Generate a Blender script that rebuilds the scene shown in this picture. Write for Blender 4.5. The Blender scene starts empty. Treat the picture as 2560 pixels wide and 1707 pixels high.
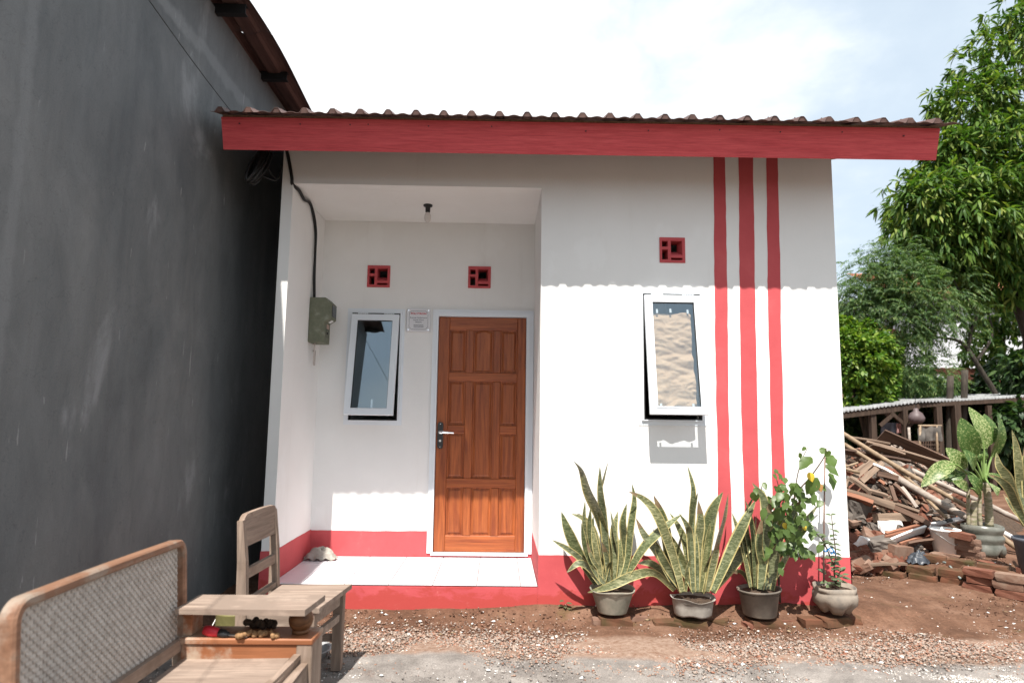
import bpy, bmesh, math, random
import numpy as np
from mathutils import Vector, Matrix, Quaternion

S = bpy.context.scene
COL = S.collection
rng = random.Random(7)
nrg = np.random.default_rng(11)

# ------------------------------------------------------------------ camera
RX = Vector((0.99971986, -0.01951198, 0.01339705))
UP = Vector((-0.01562535, -0.11893518, 0.99277907))
FW = Vector((0.0177777, 0.99271028, 0.11920674))
CAM = Vector((0.0, -4.65702652, 1.29028982))
FPX = 1506.797 * 2560 / 2352          # focal length in photograph pixels
cam = bpy.data.cameras.new('camera')
cam.sensor_width = 36.0
cam.lens = 36.0 * FPX / 2560
cam.clip_start = 0.05
cam.clip_end = 2000
cam.dof.use_dof = True
cam.dof.focus_distance = 4.9
cam.dof.aperture_fstop = 2.4
camo = bpy.data.objects.new('camera', cam)
COL.objects.link(camo)
camo.matrix_world = Matrix(((RX.x, UP.x, -FW.x, CAM.x), (RX.y, UP.y, -FW.y, CAM.y), (RX.z, UP.z, -FW.z, CAM.z), (0, 0, 0, 1)))
S.camera = camo

# ------------------------------------------------------------------ light and sky
SUN = Vector((0.191, 1.0, -1.753)).normalized()      # the way the sunlight travels
sun = bpy.data.lights.new('sun', 'SUN')
sun.energy = 4.4
sun.angle = math.radians(0.53)
sun.color = (1.0, 0.95, 0.88)
suno = bpy.data.objects.new('sun', sun)
COL.objects.link(suno)
suno.rotation_euler = SUN.to_track_quat('-Z', 'Y').to_euler()

w = bpy.data.worlds.new('World')
S.world = w
w.use_nodes = True
nt = w.node_tree
nt.nodes.clear()
def N(tree, typ, **kw):
    n = tree.nodes.new(typ)
    for k, v in kw.items():
        if k.startswith('i_'):
            n.inputs[k[2:].replace('_', ' ')].default_value = v
        else:
            setattr(n, k, v)
    return n
out = N(nt, 'ShaderNodeOutputWorld')
sky = N(nt, 'ShaderNodeTexSky', sky_type='NISHITA', sun_disc=False)
sky.sun_elevation = math.asin(-SUN.z)
sky.sun_rotation = math.atan2(-SUN.x, -SUN.y)
sky.dust_density = 1.5
bgs = N(nt, 'ShaderNodeBackground', i_Strength=0.10)
nt.links.new(sky.outputs[0], bgs.inputs[0])
bgc = N(nt, 'ShaderNodeBackground', i_Strength=1.0)
tc = N(nt, 'ShaderNodeTexCoord')
mp = N(nt, 'ShaderNodeMapping')
mp.inputs['Scale'].default_value = (1.0, 1.0, 1.9)
nt.links.new(tc.outputs['Generated'], mp.inputs[0])
nz = N(nt, 'ShaderNodeTexNoise', i_Scale=2.3, i_Detail=9.0, i_Roughness=0.56, i_Distortion=0.25)
nt.links.new(mp.outputs[0], nz.inputs['Vector'])
veil = N(nt, 'ShaderNodeMapRange', interpolation_type='SMOOTHSTEP')
veil.inputs[1].default_value = 0.30; veil.inputs[2].default_value = 0.64
veil.inputs[3].default_value = 0.74; veil.inputs[4].default_value = 1.0
nt.links.new(nz.outputs[0], veil.inputs[0])
# one large cumulus head, its outline broken up by noise
dist = N(nt, 'ShaderNodeVectorMath', operation='DISTANCE')
dist.inputs[1].default_value = (-0.21, 0.90, 0.40)
nt.links.new(tc.outputs['Generated'], dist.inputs[0])
nz2 = N(nt, 'ShaderNodeTexNoise', i_Scale=7.0, i_Detail=8.0, i_Roughness=0.6)
nt.links.new(tc.outputs['Generated'], nz2.inputs['Vector'])
ma = N(nt, 'ShaderNodeMath', operation='MULTIPLY_ADD')
ma.inputs[1].default_value = -0.30
nt.links.new(nz2.outputs[0], ma.inputs[0]); nt.links.new(dist.outputs['Value'], ma.inputs[2])
cum = N(nt, 'ShaderNodeMapRange', interpolation_type='SMOOTHSTEP')
cum.inputs[1].default_value = 0.33; cum.inputs[2].default_value = 0.20
cum.inputs[3].default_value = 0.0; cum.inputs[4].default_value = 1.0
nt.links.new(ma.outputs[0], cum.inputs[0])
mixc = N(nt, 'ShaderNodeMix', data_type='RGBA')
mixc.inputs['A'].default_value = (0.405, 0.465, 0.515, 1)
mixc.inputs['B'].default_value = (0.62, 0.63, 0.64, 1)
brt = N(nt, 'ShaderNodeMapRange', interpolation_type='SMOOTHSTEP')
brt.inputs[1].default_value = 0.42; brt.inputs[2].default_value = 0.66; brt.inputs[3].default_value = 0.0; brt.inputs[4].default_value = 0.85
nt.links.new(nz.outputs[0], brt.inputs[0])
mxb = N(nt, 'ShaderNodeMath', operation='MAXIMUM')
nt.links.new(cum.outputs[0], mxb.inputs[0]); nt.links.new(brt.outputs[0], mxb.inputs[1])
nt.links.new(mxb.outputs[0], mixc.inputs['Factor'])
nt.links.new(mixc.outputs['Result'], bgc.inputs[0])
mx = N(nt, 'ShaderNodeMath', operation='MAXIMUM')
nt.links.new(veil.outputs[0], mx.inputs[0]); nt.links.new(cum.outputs[0], mx.inputs[1])
mixs = N(nt, 'ShaderNodeMixShader')
nt.links.new(mx.outputs[0], mixs.inputs[0]); nt.links.new(bgs.outputs[0], mixs.inputs[1]); nt.links.new(bgc.outputs[0], mixs.inputs[2])
nt.links.new(mixs.outputs[0], out.inputs[0])

S.view_settings.view_transform = 'Standard'
S.view_settings.look = 'None'
S.view_settings.gamma = 1.0
S.view_settings.exposure = 1.02
S.view_settings.use_curve_mapping = False

# ------------------------------------------------------------------ placing helpers (photograph pixel + distance -> point in the place)
def ray(sx, sy):
    return FW + RX * ((sx - 1280) / FPX) - UP * ((sy - 853.5) / FPX)
def at(sx, sy, Y):
    d = ray(sx, sy); return CAM + d * ((Y - CAM.y) / d.y)
def atz(sx, sy, Z):
    d = ray(sx, sy); return CAM + d * ((Z - CAM.z) / d.z)
def atx(sx, sy, X):
    d = ray(sx, sy); return CAM + d * ((X - CAM.x) / d.x)

# ------------------------------------------------------------------ mesh helpers
class MB:
    def __init__(self):
        self.v = []; self.f = []; self.m = []; self.xf = None; self.mi = 0
    def addv(self, pts):
        b = len(self.v)
        for p in pts:
            p = Vector(p)
            if self.xf is not None: p = self.xf @ p
            self.v.append((p.x, p.y, p.z))
        return b
    def face(self, idx):
        self.f.append(tuple(idx)); self.m.append(self.mi)
    def poly(self, pts):
        b = self.addv(pts); self.face(range(b, b + len(pts)))
    def hexa(self, p):      # 8 points: bottom 4 counter-clockwise, top 4
        b = self.addv(p)
        for q in ((3, 2, 1, 0), (4, 5, 6, 7), (0, 1, 5, 4), (1, 2, 6, 5), (2, 3, 7, 6), (3, 0, 4, 7)):
            self.face([b + i for i in q])
    def box(self, x0, x1, y0, y1, z0, z1):
        self.hexa([(x0, y0, z0), (x1, y0, z0), (x1, y1, z0), (x0, y1, z0), (x0, y0, z1), (x1, y0, z1), (x1, y1, z1), (x0, y1, z1)])
    def cbox(self, x0, x1, y0, y1, z0, z1, c=0.004):   # box with chamfered edges
        bm = bmesh.new()
        bmesh.ops.create_cube(bm, size=1.0)
        for v in bm.verts:
            v.co = Vector((x0 + (v.co.x + .5) * (x1 - x0), y0 + (v.co.y + .5) * (y1 - y0), z0 + (v.co.z + .5) * (z1 - z0)))
        bmesh.ops.bevel(bm, geom=list(bm.edges), offset=c, segments=1, affect='EDGES', profile=.5)
        self.frombm(bm)
    def frombm(self, bm):
        bm.verts.index_update()
        b = self.addv([v.co for v in bm.verts])
        for f in bm.faces: self.face([b + v.index for v in f.verts])
        bm.free()
    def bar(self, p, q, w, h, up=(0, 0, 1), w2=None, h2=None):   # rectangular bar from p to q
        p = Vector(p); q = Vector(q); d = (q - p).normalized(); up = Vector(up)
        s = d.cross(up)
        if s.length < 1e-4: s = d.cross(Vector((1, 0, 0)))
        s.normalize(); u = s.cross(d).normalized()
        w2 = w if w2 is None else w2; h2 = h if h2 is None else h2
        a = [p - s * w / 2 - u * h / 2, p + s * w / 2 - u * h / 2, p + s * w / 2 + u * h / 2, p - s * w / 2 + u * h / 2]
        b = [q - s * w2 / 2 - u * h2 / 2, q + s * w2 / 2 - u * h2 / 2, q + s * w2 / 2 + u * h2 / 2, q - s * w2 / 2 + u * h2 / 2]
        i = self.addv(a + b)
        for f in ((0, 1, 2, 3), (7, 6, 5, 4), (1, 0, 4, 5), (2, 1, 5, 6), (3, 2, 6, 7), (0, 3, 7, 4)):
            self.face([i + k for k in f])
    def tube(self, pts, r, n=8, cap=True):
        pts = [Vector(p) for p in pts]
        rs = r if isinstance(r, (list, tuple)) else [r] * len(pts)
        t = (pts[1] - pts[0]).normalized()
        nn = t.orthogonal().normalized(); rings = []
        for i, p in enumerate(pts):
            if i == 0: t2 = (pts[1] - p)
            elif i == len(pts) - 1: t2 = (p - pts[i - 1])
            else: t2 = (pts[i + 1] - pts[i - 1])
            t2.normalize()
            nn = nn - t2 * nn.dot(t2)
            if nn.length < 1e-5: nn = t2.orthogonal()
            nn.normalize(); bb = t2.cross(nn)
            rings.append(self.addv([p + (nn * math.cos(a) + bb * math.sin(a)) * rs[i] for a in [2 * math.pi * k / n for k in range(n)]]))
        for a, b in zip(rings, rings[1:]):
            for k in range(n):
                k2 = (k + 1) % n
                self.face((a + k, a + k2, b + k2, b + k))
        if cap:
            self.face([rings[0] + k for k in reversed(range(n))]); self.face([rings[-1] + k for k in range(n)])
    def lathe(self, prof, c, n=24, wob=None, cap0=False, cap1=False):   # profile of (r, z)
        rings = []
        for j, (r, z) in enumerate(prof):
            pts = []
            for k in range(n):
                a = 2 * math.pi * k / n
                rr, zz = (r, z) if wob is None else wob(r, z, a, j)
                pts.append((c[0] + rr * math.cos(a), c[1] + rr * math.sin(a), c[2] + zz))
            rings.append(self.addv(pts))
        for a, b in zip(rings, rings[1:]):
            for k in range(n):
                k2 = (k + 1) % n
                self.face((a + k, a + k2, b + k2, b + k))
        if cap0: self.face([rings[0] + k for k in reversed(range(n))])
        if cap1: self.face([rings[-1] + k for k in range(n)])
    def sphere(self, c, r, n=12, m=8, sc=(1, 1, 1)):
        prof = [(math.sin(math.pi * j / m) * r, -math.cos(math.pi * j / m) * r) for j in range(m + 1)]
        rings = []
        for rr, z in prof:
            rings.append(self.addv([(c[0] + rr * math.cos(2 * math.pi * k / n) * sc[0], c[1] + rr * math.sin(2 * math.pi * k / n) * sc[1], c[2] + z * sc[2]) for k in range(n)]))
        for a, b in zip(rings, rings[1:]):
            for k in range(n):
                k2 = (k + 1) % n
                self.face((a + k, a + k2, b + k2, b + k))
    def holes(self, u0, u1, v0, v1, hs, w0, w1, P):   # slab with rectangular holes; P(u, v, w) -> point; w0 front, w1 back
        us = sorted({u0, u1, *[h[0] for h in hs], *[h[1] for h in hs]}); vs = sorted({v0, v1, *[h[2] for h in hs], *[h[3] for h in hs]})
        def solid(i, j):
            if i < 0 or j < 0 or i >= len(us) - 1 or j >= len(vs) - 1: return False
            a = (us[i] + us[i + 1]) / 2; b = (vs[j] + vs[j + 1]) / 2
            return not any(h[0] < a < h[1] and h[2] < b < h[3] for h in hs)
        for i in range(len(us) - 1):
            for j in range(len(vs) - 1):
                if not solid(i, j): continue
                a, b, c, d = us[i], us[i + 1], vs[j], vs[j + 1]
                self.poly([P(a, c, w0), P(b, c, w0), P(b, d, w0), P(a, d, w0)])
                self.poly([P(a, d, w1), P(b, d, w1), P(b, c, w1), P(a, c, w1)])
                if not solid(i - 1, j): self.poly([P(a, c, w1), P(a, c, w0), P(a, d, w0), P(a, d, w1)])
                if not solid(i + 1, j): self.poly([P(b, c, w0), P(b, c, w1), P(b, d, w1), P(b, d, w0)])
                if not solid(i, j - 1): self.poly([P(a, c, w1), P(b, c, w1), P(b, c, w0), P(a, c, w0)])
                if not solid(i, j + 1): self.poly([P(a, d, w0), P(b, d, w0), P(b, d, w1), P(a, d, w1)])
    def build(self, name, mats, parent=None, smooth=False, origin=None):
        me = bpy.data.meshes.new(name)
        v = self.v
        if parent is None:
            if origin is None:
                a = np.array(v); origin = ((a[:, 0].min() + a[:, 0].max()) / 2, (a[:, 1].min() + a[:, 1].max()) / 2, a[:, 2].min())
            v = [(p[0] - origin[0], p[1] - origin[1], p[2] - origin[2]) for p in v]
        me.from_pydata(v, [], self.f)
        mats = mats if isinstance(mats, (list, tuple)) else [mats]
        for m in mats: me.materials.append(m)
        if len(mats) > 1: me.polygons.foreach_set('material_index', self.m)
        if smooth: me.polygons.foreach_set('use_smooth', [True] * len(me.polygons))
        me.update()
        o = bpy.data.objects.new(name, me); COL.objects.link(o)
        if parent is None: o.location = origin
        else: attach(o, parent)
        return o

def attach(o, parent):
    o.parent = parent
    o.matrix_parent_inverse = Matrix.Translation(Vector(parent.get('_at', (0, 0, 0)))).inverted()
def tag(o, label=None, cat=None, group=None, kind=None):
    if label: o['label'] = label
    if cat: o['category'] = cat
    if group: o['group'] = group
    if kind: o['kind'] = kind
    return o
PLACES = []
def thing(name, label, cat, loc=(0, 0, 0), group=None):
    o = bpy.data.objects.new(name, None); COL.objects.link(o)
    o.location = loc; o['_at'] = tuple(loc); o.empty_display_size = .05
    PLACES.append(o)
    return tag(o, label, cat, group)
def np_mesh(name, verts, faces, mats, parent=None, smooth=False):   # all faces of one size
    me = bpy.data.meshes.new(name)
    n = faces.shape[1]
    me.vertices.add(len(verts)); me.vertices.foreach_set('co', verts.astype(np.float32).ravel())
    me.loops.add(faces.size); me.loops.foreach_set('vertex_index', faces.astype(np.int32).ravel())
    me.polygons.add(len(faces))
    me.polygons.foreach_set('loop_start', np.arange(0, faces.size, n, dtype=np.int32))
    me.polygons.foreach_set('loop_total', np.full(len(faces), n, dtype=np.int32))
    if smooth: me.polygons.foreach_set('use_smooth', np.ones(len(faces), dtype=bool))
    for m in (mats if isinstance(mats, (list, tuple)) else [mats]): me.materials.append(m)
    me.update(calc_edges=True); me.validate()
    o = bpy.data.objects.new(name, me); COL.objects.link(o)
    if parent is not None: attach(o, parent)
    return o
def catmull(pts, n=6):
    pts = [Vector(p) for p in pts]; q = [pts[0] * 2 - pts[1]] + pts + [pts[-1] * 2 - pts[-2]]; r = []
    for i in range(1, len(q) - 2):
        for k in range(n):
            t = k / n
            r.append(0.5 * ((2 * q[i]) + (q[i + 1] - q[i - 1]) * t + (2 * q[i - 1] - 5 * q[i] + 4 * q[i + 1] - q[i + 2]) * t * t + (3 * q[i] - q[i - 1] - 3 * q[i + 1] + q[i + 2]) * t ** 3))
    r.append(pts[-1]); return r
def smooth_noise(h, w, sig, seed):
    r = np.random.default_rng(seed).standard_normal((h, w))
    fy = np.fft.fftfreq(h)[:, None]; fx = np.fft.fftfreq(w)[None, :]
    g = np.exp(-2 * (math.pi * sig) ** 2 * (fx ** 2 + fy ** 2))
    o = np.real(np.fft.ifft2(np.fft.fft2(r) * g)); return o / (o.std() + 1e-9)

# ------------------------------------------------------------------ materials
def newmat(name):
    m = bpy.data.materials.new(name); m.use_nodes = True
    t = m.node_tree; b = t.nodes['Principled BSDF']
    return m, t, b
def ramp(t, stops, interp='LINEAR'):
    r = t.nodes.new('ShaderNodeValToRGB'); r.color_ramp.interpolation = interp
    e = r.color_ramp.elements
    while len(e) > 2: e.remove(e[-1])
    for i, (p, c) in enumerate(stops):
        el = e[i] if i < 2 else e.new(p)
        el.position = p; el.color = (*c, 1)
    return r
def coords(t, stretch=(1, 1, 1), rot=(0, 0, 0), world=False, rand=False):
    mpn = t.nodes.new('ShaderNodeMapping'); mpn.inputs['Scale'].default_value = stretch; mpn.inputs['Rotation'].default_value = rot
    if world:
        g = t.nodes.new('ShaderNodeNewGeometry'); src = g.outputs['Position']
    else:
        g = t.nodes.new('ShaderNodeTexCoord'); src = g.outputs['Object']
    if rand:
        oi = t.nodes.new('ShaderNodeObjectInfo')
        ad = t.nodes.new('ShaderNodeVectorMath'); ad.operation = 'ADD'
        mu = t.nodes.new('ShaderNodeVectorMath'); mu.operation = 'SCALE'
        mu.inputs[0].default_value = (37, 53, 71); t.links.new(oi.outputs['Random'], mu.inputs['Scale'])
        t.links.new(src, ad.inputs[0]); t.links.new(mu.outputs[0], ad.inputs[1]); src = ad.outputs[0]
    t.links.new(src, mpn.inputs[0])
    return mpn.outputs[0]
def noise(t, vec, scale, detail=6, rough=.6, dist=0.0):
    n = N(t, 'ShaderNodeTexNoise', i_Scale=scale, i_Detail=detail, i_Roughness=rough, i_Distortion=dist)
    t.links.new(vec, n.inputs['Vector']); return n.outputs[0]
def bump(t, b, h, strength, dist=.01):
    n = N(t, 'ShaderNodeBump', i_Strength=strength, i_Distance=dist)
    t.links.new(h, n.inputs['Height']); t.links.new(n.outputs[0], b.inputs['Normal'])
def mixcol(t, fac, a, b, mode='MIX'):
    n = N(t, 'ShaderNodeMix', data_type='RGBA', blend_type=mode)
    for s, v in (('Factor', fac), ('A', a), ('B', b)):
        if isinstance(v, (int, float)): n.inputs[s].default_value = v
        elif isinstance(v, tuple): n.inputs[s].default_value = (*v, 1)
        else: t.links.new(v, n.inputs[s])
    return n.outputs['Result']
def rng01(t, v, a, b, c=0.0, d=1.0):
    n = N(t, 'ShaderNodeMapRange', interpolation_type='SMOOTHSTEP')
    for i, x in zip((1, 2, 3, 4), (a, b, c, d)): n.inputs[i].default_value = x
    t.links.new(v, n.inputs[0]); return n.outputs[0]
def mnoise(name, stops, scale=5, rough=.8, bmp=.3, bscale=None, detail=6, stretch=(1, 1, 1), spec=.3, world=False, rand=False, dist=0.0, fine=.0, bd=.01, metal=0):
    m, t, b = newmat(name)
    v = coords(t, stretch, world=world, rand=rand)
    f = noise(t, v, scale, detail, .6, dist)
    r = ramp(t, stops); t.links.new(f, r.inputs[0])
    c = r.outputs[0]
    if fine:
        f2 = noise(t, v, scale * 9, 4, .7)
        c = mixcol(t, fine, c, N_gray(t, f2), 'OVERLAY')
    t.links.new(c, b.inputs['Base Color'])
    b.inputs['Roughness'].default_value = rough; b.inputs['Specular IOR Level'].default_value = spec; b.inputs['Metallic'].default_value = metal
    if bmp: bump(t, b, noise(t, v, bscale or scale * 4, 5, .65), bmp, bd)
    return m
def N_gray(t, f):
    r = ramp(t, [(.3, (.25, .25, .25)), (.7, (.75, .75, .75))]); t.links.new(f, r.inputs[0]); return r.outputs[0]
def mplain(name, c, rough=.5, metal=0, spec=.4):
    m, t, b = newmat(name)
    b.inputs['Base Color'].default_value = (*c, 1); b.inputs['Roughness'].default_value = rough
    b.inputs['Metallic'].default_value = metal; b.inputs['Specular IOR Level'].default_value = spec
    return m
def mwood(name, dark, light, axis=2, rough=.7, scale=1.0, bmp=.25, world=False, rand=False, spec=.25, wear=None):
    m, t, b = newmat(name)
    st = [26 * scale] * 3; st[axis] = 1.6 * scale
    v = coords(t, tuple(st), world=world, rand=rand)
    f = noise(t, v, 1.0, 7, .62, 1.3)
    v2 = coords(t, tuple(s * 3.5 for s in st), world=world, rand=rand)
    f2 = noise(t, v2, 1.0, 5, .7, .4)
    r = ramp(t, [(.28, dark), (.52, tuple((a * .45 + c * .55) for a, c in zip(dark, light))), (.74, light)]); t.links.new(f, r.inputs[0])
    c = mixcol(t, .45, r.outputs[0], N_gray(t, f2), 'OVERLAY')
    if wear:
        v3 = coords(t, (1, 1, 1), world=world, rand=rand)
        k = rng01(t, noise(t, v3, 7 * scale, 6, .65), .48, .62)
        c = mixcol(t, k, c, wear)
    t.links.new(c, b.inputs['Base Color'])
    b.inputs['Roughness'].default_value = rough; b.inputs['Specular IOR Level'].default_value = spec
    bump(t, b, f2, bmp, .004)
    return m
def mleaf(name, stops, rough=.45, trans=.35, spec=.4, veins=0):
    m, t, b = newmat(name)
    g = t.nodes.new('ShaderNodeNewGeometry')
    r = ramp(t, stops); t.links.new(g.outputs['Random Per Island'], r.inputs[0])
    v = coords(t)
    c = mixcol(t, .35, r.outputs[0], N_gray(t, noise(t, v, 9, 4, .6)), 'OVERLAY')
    t.links.new(c, b.inputs['Base Color'])
    b.inputs['Roughness'].default_value = rough; b.inputs['Specular IOR Level'].default_value = spec
    tr = N(t, 'ShaderNodeBsdfTranslucent')
    br = mixcol(t, 1.0, c, (1.0, 1.15, .45), 'MULTIPLY')
    t.links.new(br, tr.inputs[0])
    mxs = N(t, 'ShaderNodeMixShader'); mxs.inputs[0].default_value = trans
    o = t.nodes['Material Output']
    t.links.new(b.outputs[0], mxs.inputs[1]); t.links.new(tr.outputs[0], mxs.inputs[2]); t.links.new(mxs.outputs[0], o.inputs[0])
    return m

# white emulsion wall: faint roller marks, a few repainted patches
def wall_paint():
    m, t, b = newmat('white_wall_paint')
    v = coords(t, world=True)
    r = ramp(t, [(.3, (.76, .755, .74)), (.7, (.81, .805, .79))]); t.links.new(noise(t, v, 1.6, 6, .6), r.inputs[0])
    stk = rng01(t, noise(t, coords(t, (9, 9, .5), world=True), 1.0, 7, .7), .56, .74, 0, .16)
    c = mixcol(t, stk, r.outputs[0], (.58, .55, .50))
    pch = rng01(t, noise(t, coords(t, (1.4, 1.4, .8), world=True), 1.3, 5, .5), .62, .66, 0, .5)
    c = mixcol(t, pch, c, (.83, .83, .82))
    t.links.new(c, b.inputs['Base Color']); b.inputs['Roughness'].default_value = .85; b.inputs['Specular IOR Level'].default_value = .15
    n = noise(t, coords(t, (1, 1, 1), world=True), 55, 6, .7)
    n2 = noise(t, coords(t, (1, 1, 1), world=True), 3.5, 4, .5)
    ad_ = N(t, 'ShaderNodeMath', operation='MULTIPLY_ADD'); ad_.inputs[1].default_value = 2.5; t.links.new(n2, ad_.inputs[0]); t.links.new(n, ad_.inputs[2])
    bump(t, b, ad_.outputs[0], .18, .006)
    return m
def red_paint(name, wet=True):
    m, t, b = newmat(name)
    v = coords(t, world=True)
    r = ramp(t, [(.3, (.45, .074, .082)), (.55, (.50, .086, .094)), (.75, (.55, .11, .115))]); t.links.new(noise(t, v, 3.5, 7, .65), r.inputs[0])
    c = r.outputs[0]
    if wet:
        # rising damp: a stain with its own ragged upper edge, and chalky bloom above it
        sp = N(t, 'ShaderNodeSeparateXYZ'); t.links.new(v, sp.inputs[0])
        nn = noise(t, coords(t, (2.2, 2.2, 5), world=True), 1.6, 8, .68, .6)
        ad = N(t, 'ShaderNodeMath', operation='MULTIPLY_ADD'); ad.inputs[1].default_value = -0.55
        t.links.new(nn, ad.inputs[0]); t.links.new(sp.outputs[2], ad.inputs[2])
        k = rng01(t, ad.outputs[0], -.125, -.185, 0, .85)
        c = mixcol(t, k, c, (.40, .058, .048))
        k2 = rng01(t, noise(t, v, 14, 8, .75), .60, .75, 0, .35)
        c = mixcol(t, k2, c, (.62, .26, .24))
    t.links.new(c, b.inputs['Base Color']); b.inputs['Roughness'].default_value = .75; b.inputs['Specular IOR Level'].default_value = .2
    bump(t, b, noise(t, v, 40, 6, .7), .18, .005)
    return m
def concrete():
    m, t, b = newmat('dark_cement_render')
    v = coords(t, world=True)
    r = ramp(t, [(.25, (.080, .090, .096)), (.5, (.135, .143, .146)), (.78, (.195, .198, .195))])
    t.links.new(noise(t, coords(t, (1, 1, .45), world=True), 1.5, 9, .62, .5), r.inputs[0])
    st = noise(t, coords(t, (1, 2.4, .8), world=True), 2.2, 9, .72, .8)
    c = mixcol(t, .34, r.outputs[0], N_gray(t, st), 'OVERLAY')
    # paler trowelled patches
    k = rng01(t, noise(t, coords(t, (1, 1.3, .7), world=True), 1.1, 7, .6, .8), .60, .70, 0, .55)
    c = mixcol(t, k, c, (.30, .31, .32))
    # pale ring-beam line near the top, a pale seam and a smeared patch
    sp = N(t, 'ShaderNodeSeparateXYZ'); t.links.new(v, sp.inputs[0])
    wob = noise(t, coords(t, (1, 1.5, 1.5), world=True), 3.0, 7, .65)
    def strip(out_i, c0, wd, amp, k):
        a_ = N(t, 'ShaderNodeMath', operation='MULTIPLY_ADD'); a_.inputs[1].default_value = amp; t.links.new(wob, a_.inputs[0]); t.links.new(sp.outputs[out_i], a_.inputs[2])
        s_ = N(t, 'ShaderNodeMath', operation='SUBTRACT'); s_.inputs[1].default_value = c0 + amp * .5; t.links.new(a_.outputs[0], s_.inputs[0])
        b_ = N(t, 'ShaderNodeMath', operation='ABSOLUTE'); t.links.new(s_.outputs[0], b_.inputs[0])
        return rng01(t, b_.outputs[0], wd, wd * .35, 0, k)
    c = mixcol(t, strip(2, 3.70, .07, .16, .42), c, (.27, .285, .29))
    c = mixcol(t, strip(1, -2.02, .05, .10, .35), c, (.24, .25, .255))
    c = mixcol(t, strip(1, -1.25, .03, .12, .20), c, (.07, .075, .08))
    # scrapes
    k2 = rng01(t, noise(t, coords(t, (1, 16, 2.2), world=True), 1.8, 4, .5, .4), .705, .73, 0, .5)
    c = mixcol(t, k2, c, (.38, .38, .38))
    # hairline cracks
    vo = N(t, 'ShaderNodeTexVoronoi', feature='DISTANCE_TO_EDGE'); vo.inputs['Scale'].default_value = 3.2
    vm = N(t, 'ShaderNodeVectorMath', operation='ADD')
    nz_ = N(t, 'ShaderNodeTexNoise', i_Scale=5.0, i_Detail=5.0); t.links.new(v, nz_.inputs['Vector'])
    t.links.new(v, vm.inputs[0]); t.links.new(nz_.outputs['Color'], vm.inputs[1]); t.links.new(vm.outputs[0], vo.inputs['Vector'])
    k3 = rng01(t, vo.outputs['Distance'], .010, .0, 0, .35)
    c = mixcol(t, k3, c, (.03, .03, .03))
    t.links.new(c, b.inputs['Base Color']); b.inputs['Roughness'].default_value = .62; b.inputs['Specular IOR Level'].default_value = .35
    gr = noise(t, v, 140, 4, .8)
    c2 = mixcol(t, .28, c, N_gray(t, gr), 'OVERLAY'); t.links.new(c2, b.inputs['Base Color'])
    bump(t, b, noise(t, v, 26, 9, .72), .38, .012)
    return m
def ground_mat():
    m, t, b = newmat('soil_and_sand')
    v = coords(t, world=True)
    sp = N(t, 'ShaderNodeSeparateXYZ'); t.links.new(v, sp.inputs[0])
    rd = ramp(t, [(.25, (.066, .034, .022)), (.5, (.136, .073, .047)), (.75, (.215, .128, .088))]); t.links.new(noise(t, v, 2.6, 9, .66, .2), rd.inputs[0])
    dirt = mixcol(t, .55, rd.outputs[0], N_gray(t, noise(t, v, 60, 6, .75)), 'OVERLAY')
    dirt = mixcol(t, .5, dirt, N_gray(t, noise(t, v, 11, 8, .75, .5)), 'OVERLAY')
    # a skin of moss in blotches
    mk = rng01(t, noise(t, v, 3.1, 6, .6), .60, .74, 0, .45)
    dirt = mixcol(t, mk, dirt, (.09, .075, .025))
    rs = ramp(t, [(.28, (.105, .094, .086)), (.5, (.225, .203, .186)), (.75, (.35, .32, .295))]); t.links.new(noise(t, v, 3.4, 9, .7, .3), rs.inputs[0])
    sand = mixcol(t, .8, rs.outputs[0], N_gray(t, noise(t, v, 120, 5, .8)), 'OVERLAY')
    lk = rng01(t, noise(t, v, 2.0, 8, .72, .4), .58, .68, 0, .42)
    sand = mixcol(t, lk, sand, (.15, .075, .05))
    rg = ramp(t, [(.3, (.17, .095, .065)), (.55, (.27, .19, .145)), (.75, (.34, .25, .20))]); t.links.new(noise(t, v, 30, 5, .7), rg.inputs[0])
    def band(y0, amp, sc):
        n = noise(t, v, sc, 6, .6)
        a = N(t, 'ShaderNodeMath', operation='MULTIPLY_ADD'); a.inputs[1].default_value = amp
        t.links.new(n, a.inputs[0]); t.links.new(sp.outputs[1], a.inputs[2])
        return rng01(t, a.outputs[0], y0 + amp * .5 - .05, y0 + amp * .5 + .06)
    # unseen ground towards the camera darkened, to cut light bounced up under the eave
    ka = rng01(t, sp.outputs[1], -2.2, -3.4)
    sand = mixcol(t, ka, sand, (.105, .085, .066))
    c = mixcol(t, band(-.84, .35, 1.7), sand, rg.outputs[0])
    c = mixcol(t, band(-.47, .22, 2.1), c, dirt)
    t.links.new(c, b.inputs['Base Color']); b.inputs['Roughness'].default_value = .95; b.inputs['Specular IOR Level'].default_value = .1
    bump(t, b, noise(t, v, 70, 8, .75), .7, .012)
    return m
def glass():
    m, t, b = newmat('window_glass')
    t.nodes.remove(b)
    tr = N(t, 'ShaderNodeBsdfTransparent'); tr.inputs[0].default_value = (.90, .93, .94, 1)
    gl = N(t, 'ShaderNodeBsdfGlossy'); gl.inputs['Roughness'].default_value = .01; gl.inputs['Color'].default_value = (.80, .93, 1.0, 1)
    lw = N(t, 'ShaderNodeLayerWeight', i_Blend=.5)
    k = rng01(t, lw.outputs['Facing'], .35, 1.0, .14, .75)
    ms = N(t, 'ShaderNodeMixShader'); t.links.new(k, ms.inputs[0]); t.links.new(tr.outputs[0], ms.inputs[1]); t.links.new(gl.outputs[0], ms.inputs[2])
    t.links.new(ms.outputs[0], t.nodes['Material Output'].inputs[0])
    return m
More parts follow.
